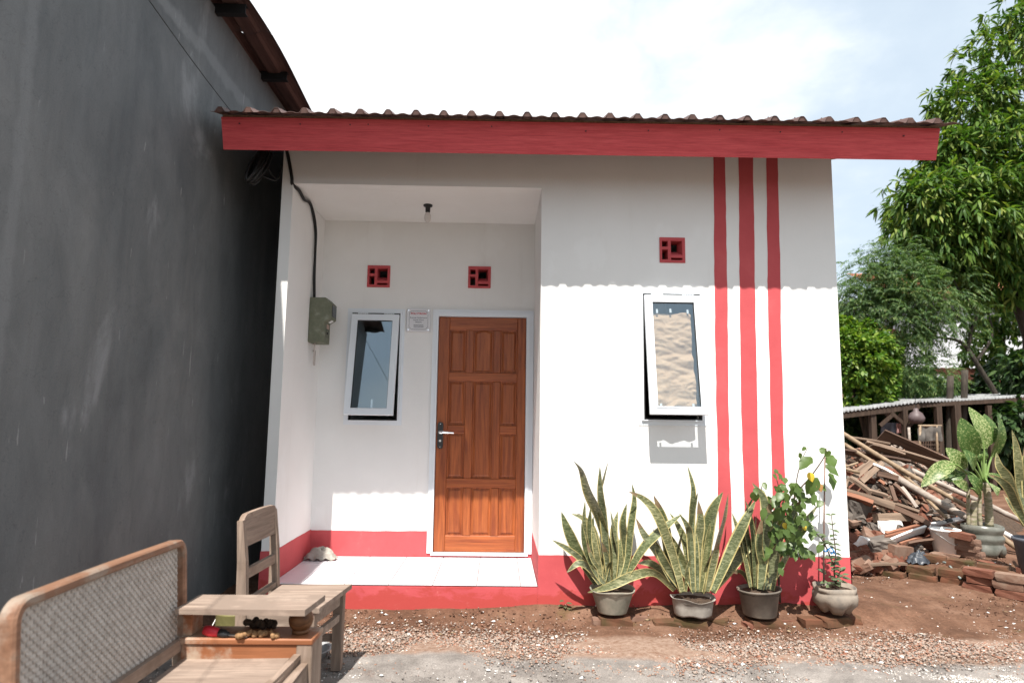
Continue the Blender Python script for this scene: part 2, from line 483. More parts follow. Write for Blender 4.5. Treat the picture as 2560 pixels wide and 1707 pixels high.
def snake_green():
    m, t, b = newmat('snake_leaf_green')
    g = t.nodes.new('ShaderNodeNewGeometry')
    v = coords(t, (1, 1, 3.6), world=True)
    f = noise(t, v, 26, 5, .65, 1.2)
    r = ramp(t, [(.34, (.045, .058, .027)), (.5, (.115, .130, .068)), (.64, (.27, .275, .18))]); t.links.new(f, r.inputs[0])
    oi = t.nodes.new('ShaderNodeObjectInfo')
    r2 = ramp(t, [(0, (.75, .8, .6)), (.5, (1, 1, 1)), (1, (1.25, 1.15, .9))]); t.links.new(oi.outputs['Random'], r2.inputs[0])
    c = mixcol(t, 1.0, r.outputs[0], r2.outputs[0], 'MULTIPLY')
    t.links.new(c, b.inputs['Base Color']); b.inputs['Roughness'].default_value = .42; b.inputs['Specular IOR Level'].default_value = .45
    bump(t, b, noise(t, v, 60, 4, .6), .1, .003)
    return m
def brick_tex(name, c1, c2, mortar, scale):
    m, t, b = newmat(name)
    v = coords(t, world=True, rot=(math.radians(90), 0, 0))
    br = N(t, 'ShaderNodeTexBrick'); br.inputs['Scale'].default_value = scale
    br.inputs['Color1'].default_value = (*c1, 1); br.inputs['Color2'].default_value = (*c2, 1); br.inputs['Mortar'].default_value = (*mortar, 1)
    t.links.new(v, br.inputs['Vector'])
    c = mixcol(t, .5, br.outputs['Color'], N_gray(t, noise(t, v, 6, 6, .7)), 'OVERLAY')
    t.links.new(c, b.inputs['Base Color']); b.inputs['Roughness'].default_value = .9
    return m
def mottled(name, green, cream, scale, lo, hi):
    m, t, b = newmat(name)
    v = coords(t, world=True)
    k = rng01(t, noise(t, v, scale, 4, .7, .6), lo, hi)
    c = mixcol(t, k, green, cream)
    t.links.new(c, b.inputs['Base Color']); b.inputs['Roughness'].default_value = .42; b.inputs['Specular IOR Level'].default_value = .4
    tr = N(t, 'ShaderNodeBsdfTranslucent'); t.links.new(c, tr.inputs[0])
    mxs = N(t, 'ShaderNodeMixShader'); mxs.inputs[0].default_value = .25
    t.links.new(b.outputs[0], mxs.inputs[1]); t.links.new(tr.outputs[0], mxs.inputs[2]); t.links.new(mxs.outputs[0], t.nodes['Material Output'].inputs[0])
    return m

M = {}
M['wall'] = wall_paint()
M['red'] = red_paint('red_wall_paint')
M['red_dry'] = red_paint('red_dry_paint', False)
M['fascia'] = mwood('red_painted_board', (.50, .060, .070), (.66, .105, .112), axis=0, rough=.6, scale=1.2, bmp=.3, world=True)
M['cement'] = concrete()
M['ground'] = ground_mat()
M['tile'] = mnoise('white_floor_tile', [(.3, (.74, .72, .76)), (.7, (.80, .78, .81))], 6, .18, 0, spec=.5)
M['grout'] = mnoise('grout', [(.3, (.12, .115, .115)), (.7, (.20, .195, .195))], 30, .9, .2)
M['alu'] = mplain('white_aluminium', (.72, .76, .80), .35, 0, .5)
M['rubber'] = mplain('black_gasket', (.012, .012, .013), .6)
M['glass'] = glass()
M['door'] = mwood('red_stained_teak', (.16, .034, .012), (.40, .115, .032), axis=2, rough=.42, scale=.8, bmp=.2, world=True, spec=.4)
M['door_rail'] = mwood('red_stained_teak_rail', (.18, .038, .013), (.43, .125, .036), axis=0, rough=.42, scale=.8, bmp=.2, world=True, spec=.4)
M['chrome'] = mplain('chrome', (.75, .75, .76), .18, 1.0)
M['gunmetal'] = mplain('gunmetal', (.06, .06, .062), .35, .7)
M['roof'] = mnoise('brown_metal_roof', [(.3, (.075, .040, .034)), (.7, (.135, .075, .062))], 7, .55, .15, spec=.4)
M['roof_under'] = mnoise('dark_roof_sheet', [(.3, (.075, .042, .038)), (.7, (.16, .10, .09))], 4, .6, .1, stretch=(6, .5, 1), world=True)
M['steel_black'] = mplain('black_steel', (.010, .011, .012), .5)
M['timber_raw'] = mwood('raw_timber', (.16, .09, .055), (.30, .20, .13), axis=1, world=True)
M['black_cable'] = mplain('black_cable', (.012, .012, .012), .5)
M['grey_cable'] = mplain('grey_cable', (.45, .40, .37), .6)
M['meter'] = mnoise('chalky_green_paint', [(.3, (.115, .125, .085)), (.6, (.165, .175, .125)), (.80, (.32, .33, .28))], 16, .7, .2, world=True, detail=8)
M['meter_dark'] = mplain('meter_glass', (.008, .008, .009), .15)
M['meter_label'] = mplain('meter_label', (.42, .30, .24), .6)
M['bulb'] = mplain('frosted_bulb', (.62, .58, .55), .25, 0, .5)
M['cloth_grey'] = mnoise('grey_rag', [(.3, (.23, .21, .18)), (.7, (.40, .38, .34))], 20, .95, .3)
M['paper'] = mnoise('brown_kraft_paper', [(.3, (.52, .335, .215)), (.7, (.61, .41, .27))], 12, .85, .15, spec=.1)
M['tape'] = mplain('clear_tape', (.72, .73, .74), .3)
M['plaque'] = mnoise('plaque_white', [(.3, (.62, .62, .64)), (.7, (.68, .68, .70))], 5, .3, 0)
M['ink_red'] = mplain('red_print', (.50, .02, .04), .5)
M['ink_grey'] = mplain('grey_print', (.09, .10, .13), .5)
M['wood_grey'] = mwood('weathered_chair_wood', (.15, .105, .080), (.36, .275, .218), axis=2, rough=.8, scale=.7, rand=False, world=True, wear=(.20, .145, .108))
M['wood_grey_x'] = mwood('weathered_wood_along_x', (.16, .112, .087), (.385, .30, .242), axis=0, rough=.8, scale=.7, world=True, wear=(.23, .175, .14))
M['wood_grey_y'] = mwood('weathered_wood_along_y', (.145, .100, .077), (.35, .265, .21), axis=1, rough=.8, scale=.7, world=True, wear=(.19, .135, .10))
M['wood_orange'] = mwood('worn_varnish', (.19, .066, .028), (.33, .135, .064), axis=0, rough=.5, scale=.6, world=True, wear=(.38, .29, .22))
M['wood_orange_y'] = mwood('worn_varnish_back', (.14, .066, .038), (.27, .15, .095), axis=1, rough=.55, scale=.6, world=True, wear=(.27, .215, .17))
M['rattan'] = mnoise('grey_rattan', [(.3, (.34, .30, .265)), (.7, (.52, .475, .43))], 40, .6, .2, world=True)
M['dark_wood'] = mwood('dark_turned_wood', (.075, .032, .014), (.21, .095, .04), axis=0, rough=.45, world=True)
M['sold_red'] = mplain('red_rubber_grip', (.62, .03, .05), .4)
M['black_plastic'] = mplain('black_plastic', (.02, .02, .022), .45)
M['steel'] = mplain('steel_rod', (.35, .34, .33), .35, .8)
M['ginger'] = mnoise('knobby_root', [(.3, (.20, .11, .05)), (.7, (.34, .20, .10))], 40, .85, .3)
M['soil'] = mnoise('potting_soil', [(.3, (.032, .021, .014)), (.7, (.10, .065, .044))], 40, .95, .8)
M['can'] = mnoise('yellow_green_paint', [(.3, (.15, .14, .05)), (.7, (.24, .21, .09))], 9, .6, .1)
M['pot_green'] = mnoise('dusty_green_pot', [(.3, (.15, .155, .12)), (.55, (.27, .25, .20)), (.75, (.37, .33, .265))], 9, .8, .1, detail=8)
M['pot_white'] = mnoise('chalky_white_pot', [(.3, (.21, .185, .16)), (.6, (.37, .34, .30)), (.8, (.48, .45, .41))], 8, .8, .1, detail=8)
M['pot_dark'] = mnoise('dusty_black_pot', [(.3, (.085, .075, .064)), (.6, (.19, .16, .13)), (.8, (.30, .25, .20))], 7, .75, .1, detail=8)
M['pot_jug'] = mnoise('mud_stained_jug', [(.3, (.11, .104, .096)), (.5, (.23, .195, .16)), (.75, (.34, .285, .23))], 9, .7, .1, detail=9)
M['snake'] = snake_green()
M['snake_edge'] = mnoise('snake_leaf_edge', [(.3, (.30, .25, .10)), (.55, (.44, .38, .17)), (.75, (.56, .49, .25))], 30, .45, 0, world=True)
M['snake_dry'] = mnoise('dried_leaf_tip', [(.3, (.13, .085, .045)), (.7, (.26, .19, .11))], 30, .8, 0, world=True)
M['stem'] = mplain('brown_stem', (.07, .045, .03), .8)
M['cane'] = mnoise('thin_cane', [(.3, (.13, .075, .06)), (.7, (.26, .17, .14))], 14, .7, 0)
M['blue_string'] = mplain('blue_string', (.03, .20, .48), .6)
M['leaf_a'] = mleaf('shrub_leaf', [(0, (.030, .060, .020)), (.45, (.062, .110, .030)), (.8, (.13, .19, .045)), (1, (.22, .26, .075))], .4, .35)
M['leaf_y'] = mleaf('yellowed_leaf', [(0, (.55, .36, .02)), (1, (.72, .52, .06))], .5, .3)
M['leaf_o'] = mleaf('browned_leaf', [(0, (.30, .15, .05)), (1, (.42, .22, .08))], .6, .2)
M['leaf_small'] = mleaf('small_shrub_leaf', [(0, (.055, .085, .045)), (.6, (.11, .15, .075)), (1, (.19, .23, .10))], .5, .3)
M['mango'] = mleaf('mango_leaf', [(0, (.035, .085, .016)), (.45, (.070, .145, .024)), (.8, (.15, .23, .040)), (1, (.27, .31, .075))], .5, .38, .25)
M['feather'] = mleaf('feathery_leaf', [(0, (.055, .115, .042)), (.6, (.100, .175, .062)), (1, (.20, .255, .085))], .6, .42)
M['lime'] = mleaf('light_green_leaf', [(0, (.045, .115, .016)), (.5, (.105, .20, .026)), (1, (.25, .33, .05))], .45, .4)
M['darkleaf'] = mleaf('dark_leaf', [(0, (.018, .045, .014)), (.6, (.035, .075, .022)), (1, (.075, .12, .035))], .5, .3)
M['bark'] = mnoise('dark_bark', [(.3, (.025, .020, .016)), (.7, (.07, .058, .045))], 9, .9, .5, stretch=(3, 3, .6), world=True)
M['brick'] = mnoise('red_brick', [(.22, (.085, .030, .019)), (.45, (.145, .054, .033)), (.68, (.20, .093, .061)), (.85, (.23, .165, .13))], 7, .9, .5, rand=True, detail=8, bd=.006)
M['brick_tan'] = mnoise('dusty_brick', [(.25, (.115, .055, .036)), (.5, (.185, .108, .076)), (.75, (.26, .19, .145))], 8, .92, .5, rand=True, detail=8, bd=.006)
M['brick_moss'] = mnoise('mossy_brick', [(.3, (.052, .040, .014)), (.5, (.105, .052, .028)), (.75, (.17, .065, .036))], 7, .95, .5, rand=True, detail=8, bd=.006)
M['chunk'] = mnoise('mortar_chunk', [(.25, (.060, .052, .046)), (.55, (.15, .128, .110)), (.8, (.25, .215, .185))], 6, .95, .8, rand=True, detail=9)
M['whitepaint'] = mnoise('white_painted_wood', [(.3, (.72, .70, .67)), (.75, (.80, .79, .77))], 9, .7, .1)
M['plank'] = mwood('weathered_plank', (.070, .046, .033), (.31, .225, .165), axis=0, rough=.85, scale=.5, rand=True, bmp=.4)
M['plank_dark'] = mwood('dark_plank', (.050, .031, .023), (.19, .118, .085), axis=0, rough=.85, scale=.5, rand=True, bmp=.4)
M['plank_red'] = mwood('reddish_strip', (.17, .062, .034), (.34, .17, .11), axis=0, rough=.8, scale=.5, rand=True, bmp=.4)
M['bamboo'] = mnoise('dry_bamboo', [(.3, (.17, .115, .070)), (.6, (.28, .205, .135)), (.8, (.36, .28, .20))], 5, .6, .1, rand=True, stretch=(.4, 4, 4))
M['bamboo_pale'] = mnoise('bleached_bamboo', [(.3, (.22, .18, .15)), (.6, (.34, .29, .25)), (.8, (.45, .39, .345))], 5, .6, .1, rand=True, stretch=(.4, 4, 4))
M['pvc'] = mplain('grey_white_pipe', (.60, .57, .56), .4)
M['jug'] = mnoise('cloudy_plastic', [(.3, (.075, .078, .062)), (.6, (.15, .15, .128)), (.8, (.25, .245, .22))], 9, .35, .1, spec=.5)
M['blue_pot'] = mnoise('grey_blue_plastic', [(.3, (.065, .072, .09)), (.7, (.13, .14, .16))], 6, .5, .1)
M['dieff'] = mottled('mottled_leaf', (.050, .105, .020), (.27, .32, .12), 70, .53, .62)
M['dieff_pale'] = mottled('pale_mottled_leaf', (.080, .145, .030), (.34, .38, .17), 62, .47, .56)
M['petiole'] = mplain('green_stalk', (.17, .26, .075), .45)
M['trunk_pale'] = mnoise('ringed_stalk', [(.3, (.10, .12, .05)), (.5, (.25, .22, .14)), (.7, (.45, .38, .32))], 12, .7, .3, stretch=(1, 1, 4), world=True)
M['zinc'] = mnoise('zinc_sheet', [(.3, (.24, .245, .25)), (.7, (.42, .425, .43))], 5, .5, .1)
M['post'] = mwood('rough_post', (.022, .014, .010), (.085, .056, .040), axis=2, world=True)
M['cloth_blue'] = mnoise('faded_blue_cloth', [(.3, (.075, .085, .11)), (.7, (.22, .23, .27))], 9, .95, .3)
M['cloth_dark'] = mnoise('faded_dark_cloth', [(.3, (.07, .065, .06)), (.7, (.14, .125, .11))], 9, .95, .3)
M['pink'] = mplain('pink_cloth', (.45, .25, .23), .9)
M['house_brick'] = brick_tex('far_brick_wall', (.17, .085, .06), (.22, .12, .085), (.19, .15, .12), 4.0)
M['rooftile'] = mnoise('clay_roof_tile', [(.3, (.20, .075, .045)), (.6, (.34, .13, .075)), (.8, (.28, .17, .12))], 3, .85, .3, world=True)
M['farwhite'] = mnoise('far_white_wall', [(.3, (.55, .57, .60)), (.7, (.66, .68, .71))], 1.2, .9, .1)
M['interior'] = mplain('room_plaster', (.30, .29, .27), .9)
M['pebble'] = None
def chipmat(name, stops):
    m, t, b = newmat(name)
    g = t.nodes.new('ShaderNodeNewGeometry'); r = ramp(t, stops); t.links.new(g.outputs['Random Per Island'], r.inputs[0])
    c = mixcol(t, .4, r.outputs[0], N_gray(t, noise(t, coords(t, world=True), 90, 3, .6)), 'OVERLAY')
    t.links.new(c, b.inputs['Base Color']); b.inputs['Roughness'].default_value = .92; b.inputs['Specular IOR Level'].default_value = .15
    return m
M['chips'] = chipmat('crushed_brick', [(0, (.22, .090, .055)), (.14, (.30, .165, .115)), (.36, (.33, .235, .185)), (.62, (.31, .255, .215)), (.84, (.24, .20, .175)), (.96, (.34, .26, .21)), (1, (.52, .48, .43))])
M['grit'] = chipmat('grey_grit', [(0, (.10, .09, .085)), (.4, (.20, .18, .165)), (.75, (.30, .27, .25)), (1, (.45, .42, .40))])
M['crumbs'] = chipmat('soil_crumb', [(0, (.07, .036, .023)), (.5, (.14, .075, .05)), (.85, (.20, .115, .08)), (1, (.27, .19, .145))])
M['litter'] = chipmat('dry_litter', [(0, (.10, .06, .035)), (.4, (.22, .15, .09)), (.75, (.36, .27, .17)), (1, (.48, .40, .29))])
M['flecks'] = chipmat('white_flecks', [(0, (.55, .50, .44)), (.5, (.72, .70, .66)), (1, (.82, .81, .79))])

# ================================================================== GROUND
def sst(a, b, x):
    t = np.clip((np.asarray(x, dtype=float) - a) / (b - a), 0, 1); return t * t * (3 - 2 * t)
def gz(x, y):
    x = np.asarray(x, dtype=float); y = np.asarray(y, dtype=float)
    z = -.025 * sst(0, -.30, y) * sst(-.7, .5, x) + .045 * sst(-.16, 0, y) * sst(-.6, .6, x) * (1 - sst(2.5, 3.2, x))
    z = z + .008 * sst(-.2, 0, y) * (1 - sst(2.5, 3.2, x))
    d = (x - 3.83) * .72 + (y - .5) * .69
    s = (x - 3.83) * .69 - (y - .5) * .72
    z = z + .15 * sst(.10, .20, d - .12 * sst(-.15, -.3, s)) * sst(-1.0, -.25, s) * sst(2.3, 2.7, x)
    return z
def gzf(x, y): return float(gz(x, y))
def make_ground():
    xs = np.concatenate([[-400, -120, -40, -15, -7, -4, -3], np.linspace(-2.4, 5.4, 300), [6, 7, 9, 13, 25, 60, 150, 400]])
    ys = np.concatenate([[-400, -120, -40, -15, -8, -5, -3.6], np.linspace(-2.6, 2.2, 210), [2.8, 4, 6, 9, 14, 25, 60, 150, 400]])
    X, Y = np.meshgrid(xs, ys)
    Z = gz(X, Y)
    h, wd = Z.shape
    mask = ((X > -2.4) & (X < 5.4) & (Y > -2.6) & (Y < 2.2)).astype(float)
    Z = Z + mask * (smooth_noise(h, wd, 9, 1) * .007 + smooth_noise(h, wd, 3, 2) * .0035 + smooth_noise(h, wd, 1, 3) * .0022)
    v = np.stack([X, Y, Z], -1).reshape(-1, 3)
    i = np.arange(h * wd).reshape(h, wd)
    f = np.stack([i[:-1, :-1], i[:-1, 1:], i[1:, 1:], i[1:, :-1]], -1).reshape(-1, 4)
    o = np_mesh('ground', v, f, M['ground'], smooth=True)
    tag(o, kind='structure')
make_ground()

def scatter(name, label, cat, mat, pts, sizes, flat, seed):
    r = np.random.default_rng(seed); n = len(pts)
    base = np.array([[1, 0, 0], [0, 1, 0], [-1, 0, 0], [0, -1, 0], [0, 0, 1], [0, 0, -1]], float)
    faces = np.array([[0, 1, 4], [1, 2, 4], [2, 3, 4], [3, 0, 4], [1, 0, 5], [2, 1, 5], [3, 2, 5], [0, 3, 5]])
    V = base[None] * (1 + r.uniform(-.45, .35, (n, 6, 1))) + r.uniform(-.2, .2, (n, 6, 3))
    V[:, :, 2] *= flat
    V[:, :, 1] *= r.uniform(.5, 1, (n, 1))
    a = r.uniform(0, 2 * math.pi, n); tl = r.uniform(-.4, .4, n)
    ca, sa = np.cos(a)[:, None], np.sin(a)[:, None]
    y2 = V[:, :, 1] * np.cos(tl)[:, None] - V[:, :, 2] * np.sin(tl)[:, None]; z2 = V[:, :, 1] * np.sin(tl)[:, None] + V[:, :, 2] * np.cos(tl)[:, None]
    x2 = V[:, :, 0] * ca - y2 * sa; y3 = V[:, :, 0] * sa + y2 * ca
    V = np.stack([x2, y3, z2], -1) * sizes[:, None, None] + pts[:, None, :]
    F = faces[None] + (np.arange(n) * 6)[:, None, None]
    o = np_mesh(name, V.reshape(-1, 3), F.reshape(-1, 3), mat)
    tag(o, label, cat, kind='stuff'); return o
def spread(n, x0, x1, y0, y1, seed, edge=.0, thr=None, nsig=12):
    r = np.random.default_rng(seed)
    x = r.uniform(x0, x1, n); y = r.uniform(y0, y1, n)
    if edge: y = y + r.normal(0, edge, n) + .07 * np.sin(x * 2.3 + seed) + .05 * np.sin(x * 5.1)
    if thr is not None:
        g = smooth_noise(160, 320, nsig, seed + 5)
        k = g[((y - y0) / (y1 - y0) * 159).clip(0, 159).astype(int), ((x - x0) / (x1 - x0) * 319).clip(0, 319).astype(int)] > thr
        x = x[k]; y = y[k]
    keep = ~((y > -.01) & (x < 2.48) & (x > -1.7)) & (x > -1.98)
    x = x[keep]; y = y[keep]
    return x, y
def scat(name, label, cat, mat, xy, s0, s1, flat, seed, sink=.25):
    x, y = xy; r = np.random.default_rng(seed + 99)
    s = s0 + (s1 - s0) * r.random(len(x)) ** 2.2
    z = gz(x, y) + s * flat * (1 - 2 * sink) * .5
    scatter(name, label, cat, mat, np.stack([x, y, z], -1), s, flat, seed)
scat('crushed_brick_gravel', 'band of crushed brick and stone chips across the yard', 'gravel', M['chips'], spread(15000, -1.6, 4.6, -.86, -.50, 21, .075), .004, .018, .34, 21)
_r = np.random.default_rng(77); _x = _r.uniform(-1.6, 4.6, 15000); _y = _r.normal(-.66, .20, 15000) + .07 * np.sin(_x * 2.3 + 21); _k = (_y < -.03) & (_y > -1.6)
scat('gravel_spill', 'loose small chips thinning out on both sides of the gravel band', 'gravel', M['chips'], (_x[_k], _y[_k]), .003, .012, .5, 31)
scat('grit', 'fine grey grit over the sandy front of the yard', 'grit', M['grit'], spread(9000, -1.9, 4.2, -2.4, -.8, 22, .05, -.3), .003, .011, .7, 22)
scat('soil_crumbs', 'brown crumbs of soil along the foot of the house', 'soil', M['crumbs'], spread(9000, -1.9, 4.4, -.55, 1.3, 23, .03), .003, .013, .6, 23)
scat('leaf_litter', 'dry bits of leaf and straw scattered over the bare soil', 'litter', M['litter'], spread(420, -1.3, 4.4, -.6, 1.2, 33, .03), .006, .026, .10, 33)
scat('lime_flecks', 'white flecks of lime and plaster scattered on the ground', 'flecks', M['flecks'], tuple(np.concatenate(p) for p in zip(spread(330, -1.4, 4.4, -.62, -.02, 24), spread(220, -1.4, 4.2, -1.3, -.6, 25), spread(160, 2.5, 4.4, -.3, 1.1, 26))), .003, .019, .4, 24)
scat('lime_patch', 'powdery white lime spilled on the sandy ground', 'lime', M['flecks'], tuple(np.concatenate(p) for p in zip(spread(9000, 1.2, 3.4, -1.6, -.90, 27, 0, .45, 9), spread(3200, -1.0, 1.6, -1.8, -.9, 28, 0, .9, 8), spread(5000, 2.1, 2.9, -1.35, -1.02, 29, 0, -.1, 14))), .002, .008, .4, 27)

# ================================================================== HOUSE
FZ = 0.17            # porch floor
XL, XP, XO, XR = -1.613, -1.534, 0.287, 2.450
YB = 0.905           # back wall of the porch
ZC = 2.988           # porch ceiling
ZB = 0.374           # top of the red base
ROLL = 0.0058        # the roof line rises a touch to the right
SLOPE = math.tan(math.radians(18))
HOUSE = thing('house', 'small white house with a recessed porch, red base and red stripes', 'house', (0.4, 0.5, 0))
fy = lambda u, v, w_: (u, w_, v)
VENTS = [(-1.152, -.957, 2.408, 2.598), (-.286, -.091, 2.415, 2.605)]
VENT_R = (1.152, 1.338, 2.445, 2.632)
WIN_L = (-1.268, -.852, 1.272, 2.185)
WIN_R = (1.020, 1.440, 1.305, 2.215)
DOOR = (-.545, .252, .185, 2.195)

def roofz(y, x=0): return 3.262 + (y + .575) * SLOPE + x * ROLL
b = MB()
b.holes(XO, XR, -.15, 3.36, [WIN_R, VENT_R], 0.0, .11, fy)
b.box(XL, XO, 0, .11, ZC, 3.36)                                  # beam over the porch opening
front = b.build('front_wall', M['wall'], HOUSE)
b = MB()
b.holes(XP, XO, FZ - .1, 3.36, VENTS + [WIN_L, DOOR], YB, YB + .11, fy)
b.build('porch_back_wall', M['wall'], HOUSE)
def sidewall(b, x0, x1, y0, y1):
    zs = [roofz(y) - .04 for y in (y0, y1)]
    b.hexa([(x0, y0, -.15), (x1, y0, -.15), (x1, y1, -.15), (x0, y1, -.15), (x0, y0, min(3.36, zs[0])), (x1, y0, min(3.36, zs[0])), (x1, y1, zs[1]), (x0, y1, zs[1])])
b = MB(); sidewall(b, XL, XP, 0.0005, 2.2); b.hexa([(XL, 2.2, -.15), (XP, 2.2, -.15), (XP, 4.6, -.15), (XL, 4.6, -.15), (XL, 2.2, 4.1), (XP, 2.2, 4.1), (XP, 4.6, 3.35), (XL, 4.6, 3.35)])
# keep the front face of the pillar below the beam
b.build('side_wall', M['wall'], HOUSE)
b = MB(); sidewall(b, XR - .11, XR - .0005, .111, 2.2); b.hexa([(XR - .11, 2.2, -.15), (XR - .0005, 2.2, -.15), (XR - .0005, 4.6, -.15), (XR - .11, 4.6, -.15), (XR - .11, 2.2, 4.1), (XR - .0005, 2.2, 4.1), (XR - .0005, 4.6, 3.35), (XR - .11, 4.6, 3.35)])
b.build('side_wall', M['wall'], HOUSE)
b = MB(); b.box(XO, XO + .09, .111, YB + .109, -.1, 3.36); b.build('porch_side_wall', M['wall'], HOUSE)
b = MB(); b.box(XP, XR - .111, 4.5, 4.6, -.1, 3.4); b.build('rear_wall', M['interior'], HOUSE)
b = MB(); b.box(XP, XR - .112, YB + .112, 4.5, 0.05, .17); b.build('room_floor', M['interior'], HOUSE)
b = MB(); b.box(XP + .001, XO - .001, .111, YB - .001, ZC, ZC + .03); b.box(XP + .001, XR - .112, YB + .112, 4.5, 3.05, 3.08); b.box(XO + .091, XR - .112, .112, YB + .111, 3.05, 3.08)
b.build('ceiling', M['wall'], HOUSE)

# red base, wobbling paint edge
def painted_band(b, p0, p1, z0, z1, nrm, n=40, amp=.003, seed=1, t=.005):
    p0 = Vector(p0); p1 = Vector(p1); nrm = Vector(nrm) * t; r = random.Random(seed); top = 0; idx = []
    for i in range(n + 1):
        p = p0.lerp(p1, i / n); top = top * .7 + r.uniform(-amp, amp)
        idx.append(b.addv([(p.x, p.y, z0), (p.x + nrm.x, p.y + nrm.y, z0), (p.x + nrm.x, p.y + nrm.y, z1 + top), (p.x, p.y, z1 + top)]))
    for a, c in zip(idx, idx[1:]):
        b.face((a + 1, c + 1, c + 2, a + 2)); b.face((a + 2, c + 2, c + 3, a + 3)); b.face((a, a + 3, c + 3, c))
    b.face((idx[0], idx[0] + 1, idx[0] + 2, idx[0] + 3)); e = idx[-1]; b.face((e + 3, e + 2, e + 1, e))
b = MB()
painted_band(b, (XO - .004, 0, 0), (XR + .006, 0, 0), -.15, ZB, (0, -1, 0), 60, .0025, 3, .006)
painted_band(b, (XR, -.006, 0), (XR, 2.0, 0), -.15, ZB, (1, 0, 0), 20, .0025, 4, .006)
painted_band(b, (XL - .004, 0, 0), (XP + .004, 0, 0), -.15, ZB + .005, (0, -1, 0), 4, .002, 5, .006)
painted_band(b, (XP, 0, 0), (XP, YB, 0), FZ - .05, ZB + .005, (1, 0, 0), 20, .002, 6, .004)
painted_band(b, (XP, YB, 0), (-.578, YB, 0), FZ - .05, ZB + .002, (0, -1, 0), 20, .002, 7, .004)
painted_band(b, (XO, YB, 0), (XO, 0, 0), FZ - .05, ZB, (-1, 0, 0), 20, .002, 8, .004)
painted_band(b, (-.578, YB, 0), (XO, YB, 0), FZ - .05, .203, (0, -1, 0), 20, .001, 9, .004)
b.build('red_base', M['red'], HOUSE)
b = MB()
b.cbox(XP + .005, XO - .005, -.004, YB - .006, -.15, .160, .006)
b.box(XP + .0045, XO - .0045, -.0035, .0035, -.15, .1595)
porch = b.build('porch_floor', [M['red']], HOUSE)
b = MB(); b.box(XP + .006, XO - .006, .002, YB - .008, .1605, .1655); b.build('grout_bed', M['grout'], porch)
txs = [XP + .005] + [-.7358 + .3 * k for k in range(-2, 4)] + [XO - .006]
tys = [-.008, .302, .602, YB - .006]
for i in range(len(txs) - 1):
    for j in range(3):
        b = MB(); g = .0026
        dz = rng.uniform(-.0004, .0004)
        b.cbox(txs[i] + g, txs[i + 1] - g, tys[j] + g, tys[j + 1] - g, .1657, .1715 + dz, .0012)
        b.build('floor_tile', M['tile'], porch)

# stripes
for k, (x0, x1, x2, x3) in enumerate([(1.566, 1.653, 1.541, 1.630), (1.754, 1.858, 1.722, 1.832), (1.960, 2.048, 1.926, 2.020)]):
    b = MB(); r = random.Random(40 + k); n = 44; jl = jr = 0; rows = []
    for i in range(n + 1):
        t = i / n; z = ZB - .01 + (3.345 - ZB) * t
        jl = jl * .8 + r.uniform(-.0024, .0024); jr = jr * .8 + r.uniform(-.0024, .0024)
        tt = min(1, max(0, (z - 1.4) / 1.9))
        l = x2 + (x0 - x2) * tt + jl; rr = x3 + (x1 - x3) * tt + jr
        rows.append(b.addv([(l, .0005, z), (l, -.0022, z), (rr, -.0022, z), (rr, .0005, z)]))
    for a, c in zip(rows, rows[1:]):
        for q in range(3): b.face((a + q, a + q + 1, c + q + 1, c + q))
    b.build('painted_stripe', M['red_dry'], HOUSE)

# breeze-block vents
def vent(x0, x1, z0, z1, y, mirror=False):
    wd = x1 - x0; h = z1 - z0; b = MB()
    H = [(.09, .32, .63, .86), (.09, .32, .12, .52), (.44, .89, .30, .87), (.44, .89, .10, .195)]
    hs = [(x0 + a * wd, x0 + c * wd, z0 + d * h, z0 + e * h) for a, c, d, e in H]
    b.holes(x0, x1, z0, z1, hs, y - .008, y + .115, fy)
    a, c, d, e = hs[2]                                     # splayed sill of the big opening
    m_ = d + (e - d) * .42
    b.hexa([(a, y - .006, d), (c, y - .006, d), (c - .012, y + .08, d), (a, y + .08, d), (a, y - .005, d + .002), (c, y - .005, d + .002), (c - .012, y + .08, m_), (a, y + .08, m_)])
    b.hexa([(c - .001, y - .005, d), (c, y - .005, d), (c, y + .08, d), (c - .018, y + .08, d), (c - .001, y - .005, e), (c, y - .005, e), (c, y + .08, e), (c - .018, y + .08, e)])
    b.build('vent_block', M['red_dry'], HOUSE)
for v_ in VENTS: vent(*v_, YB)
vent(*VENT_R, 0.0)

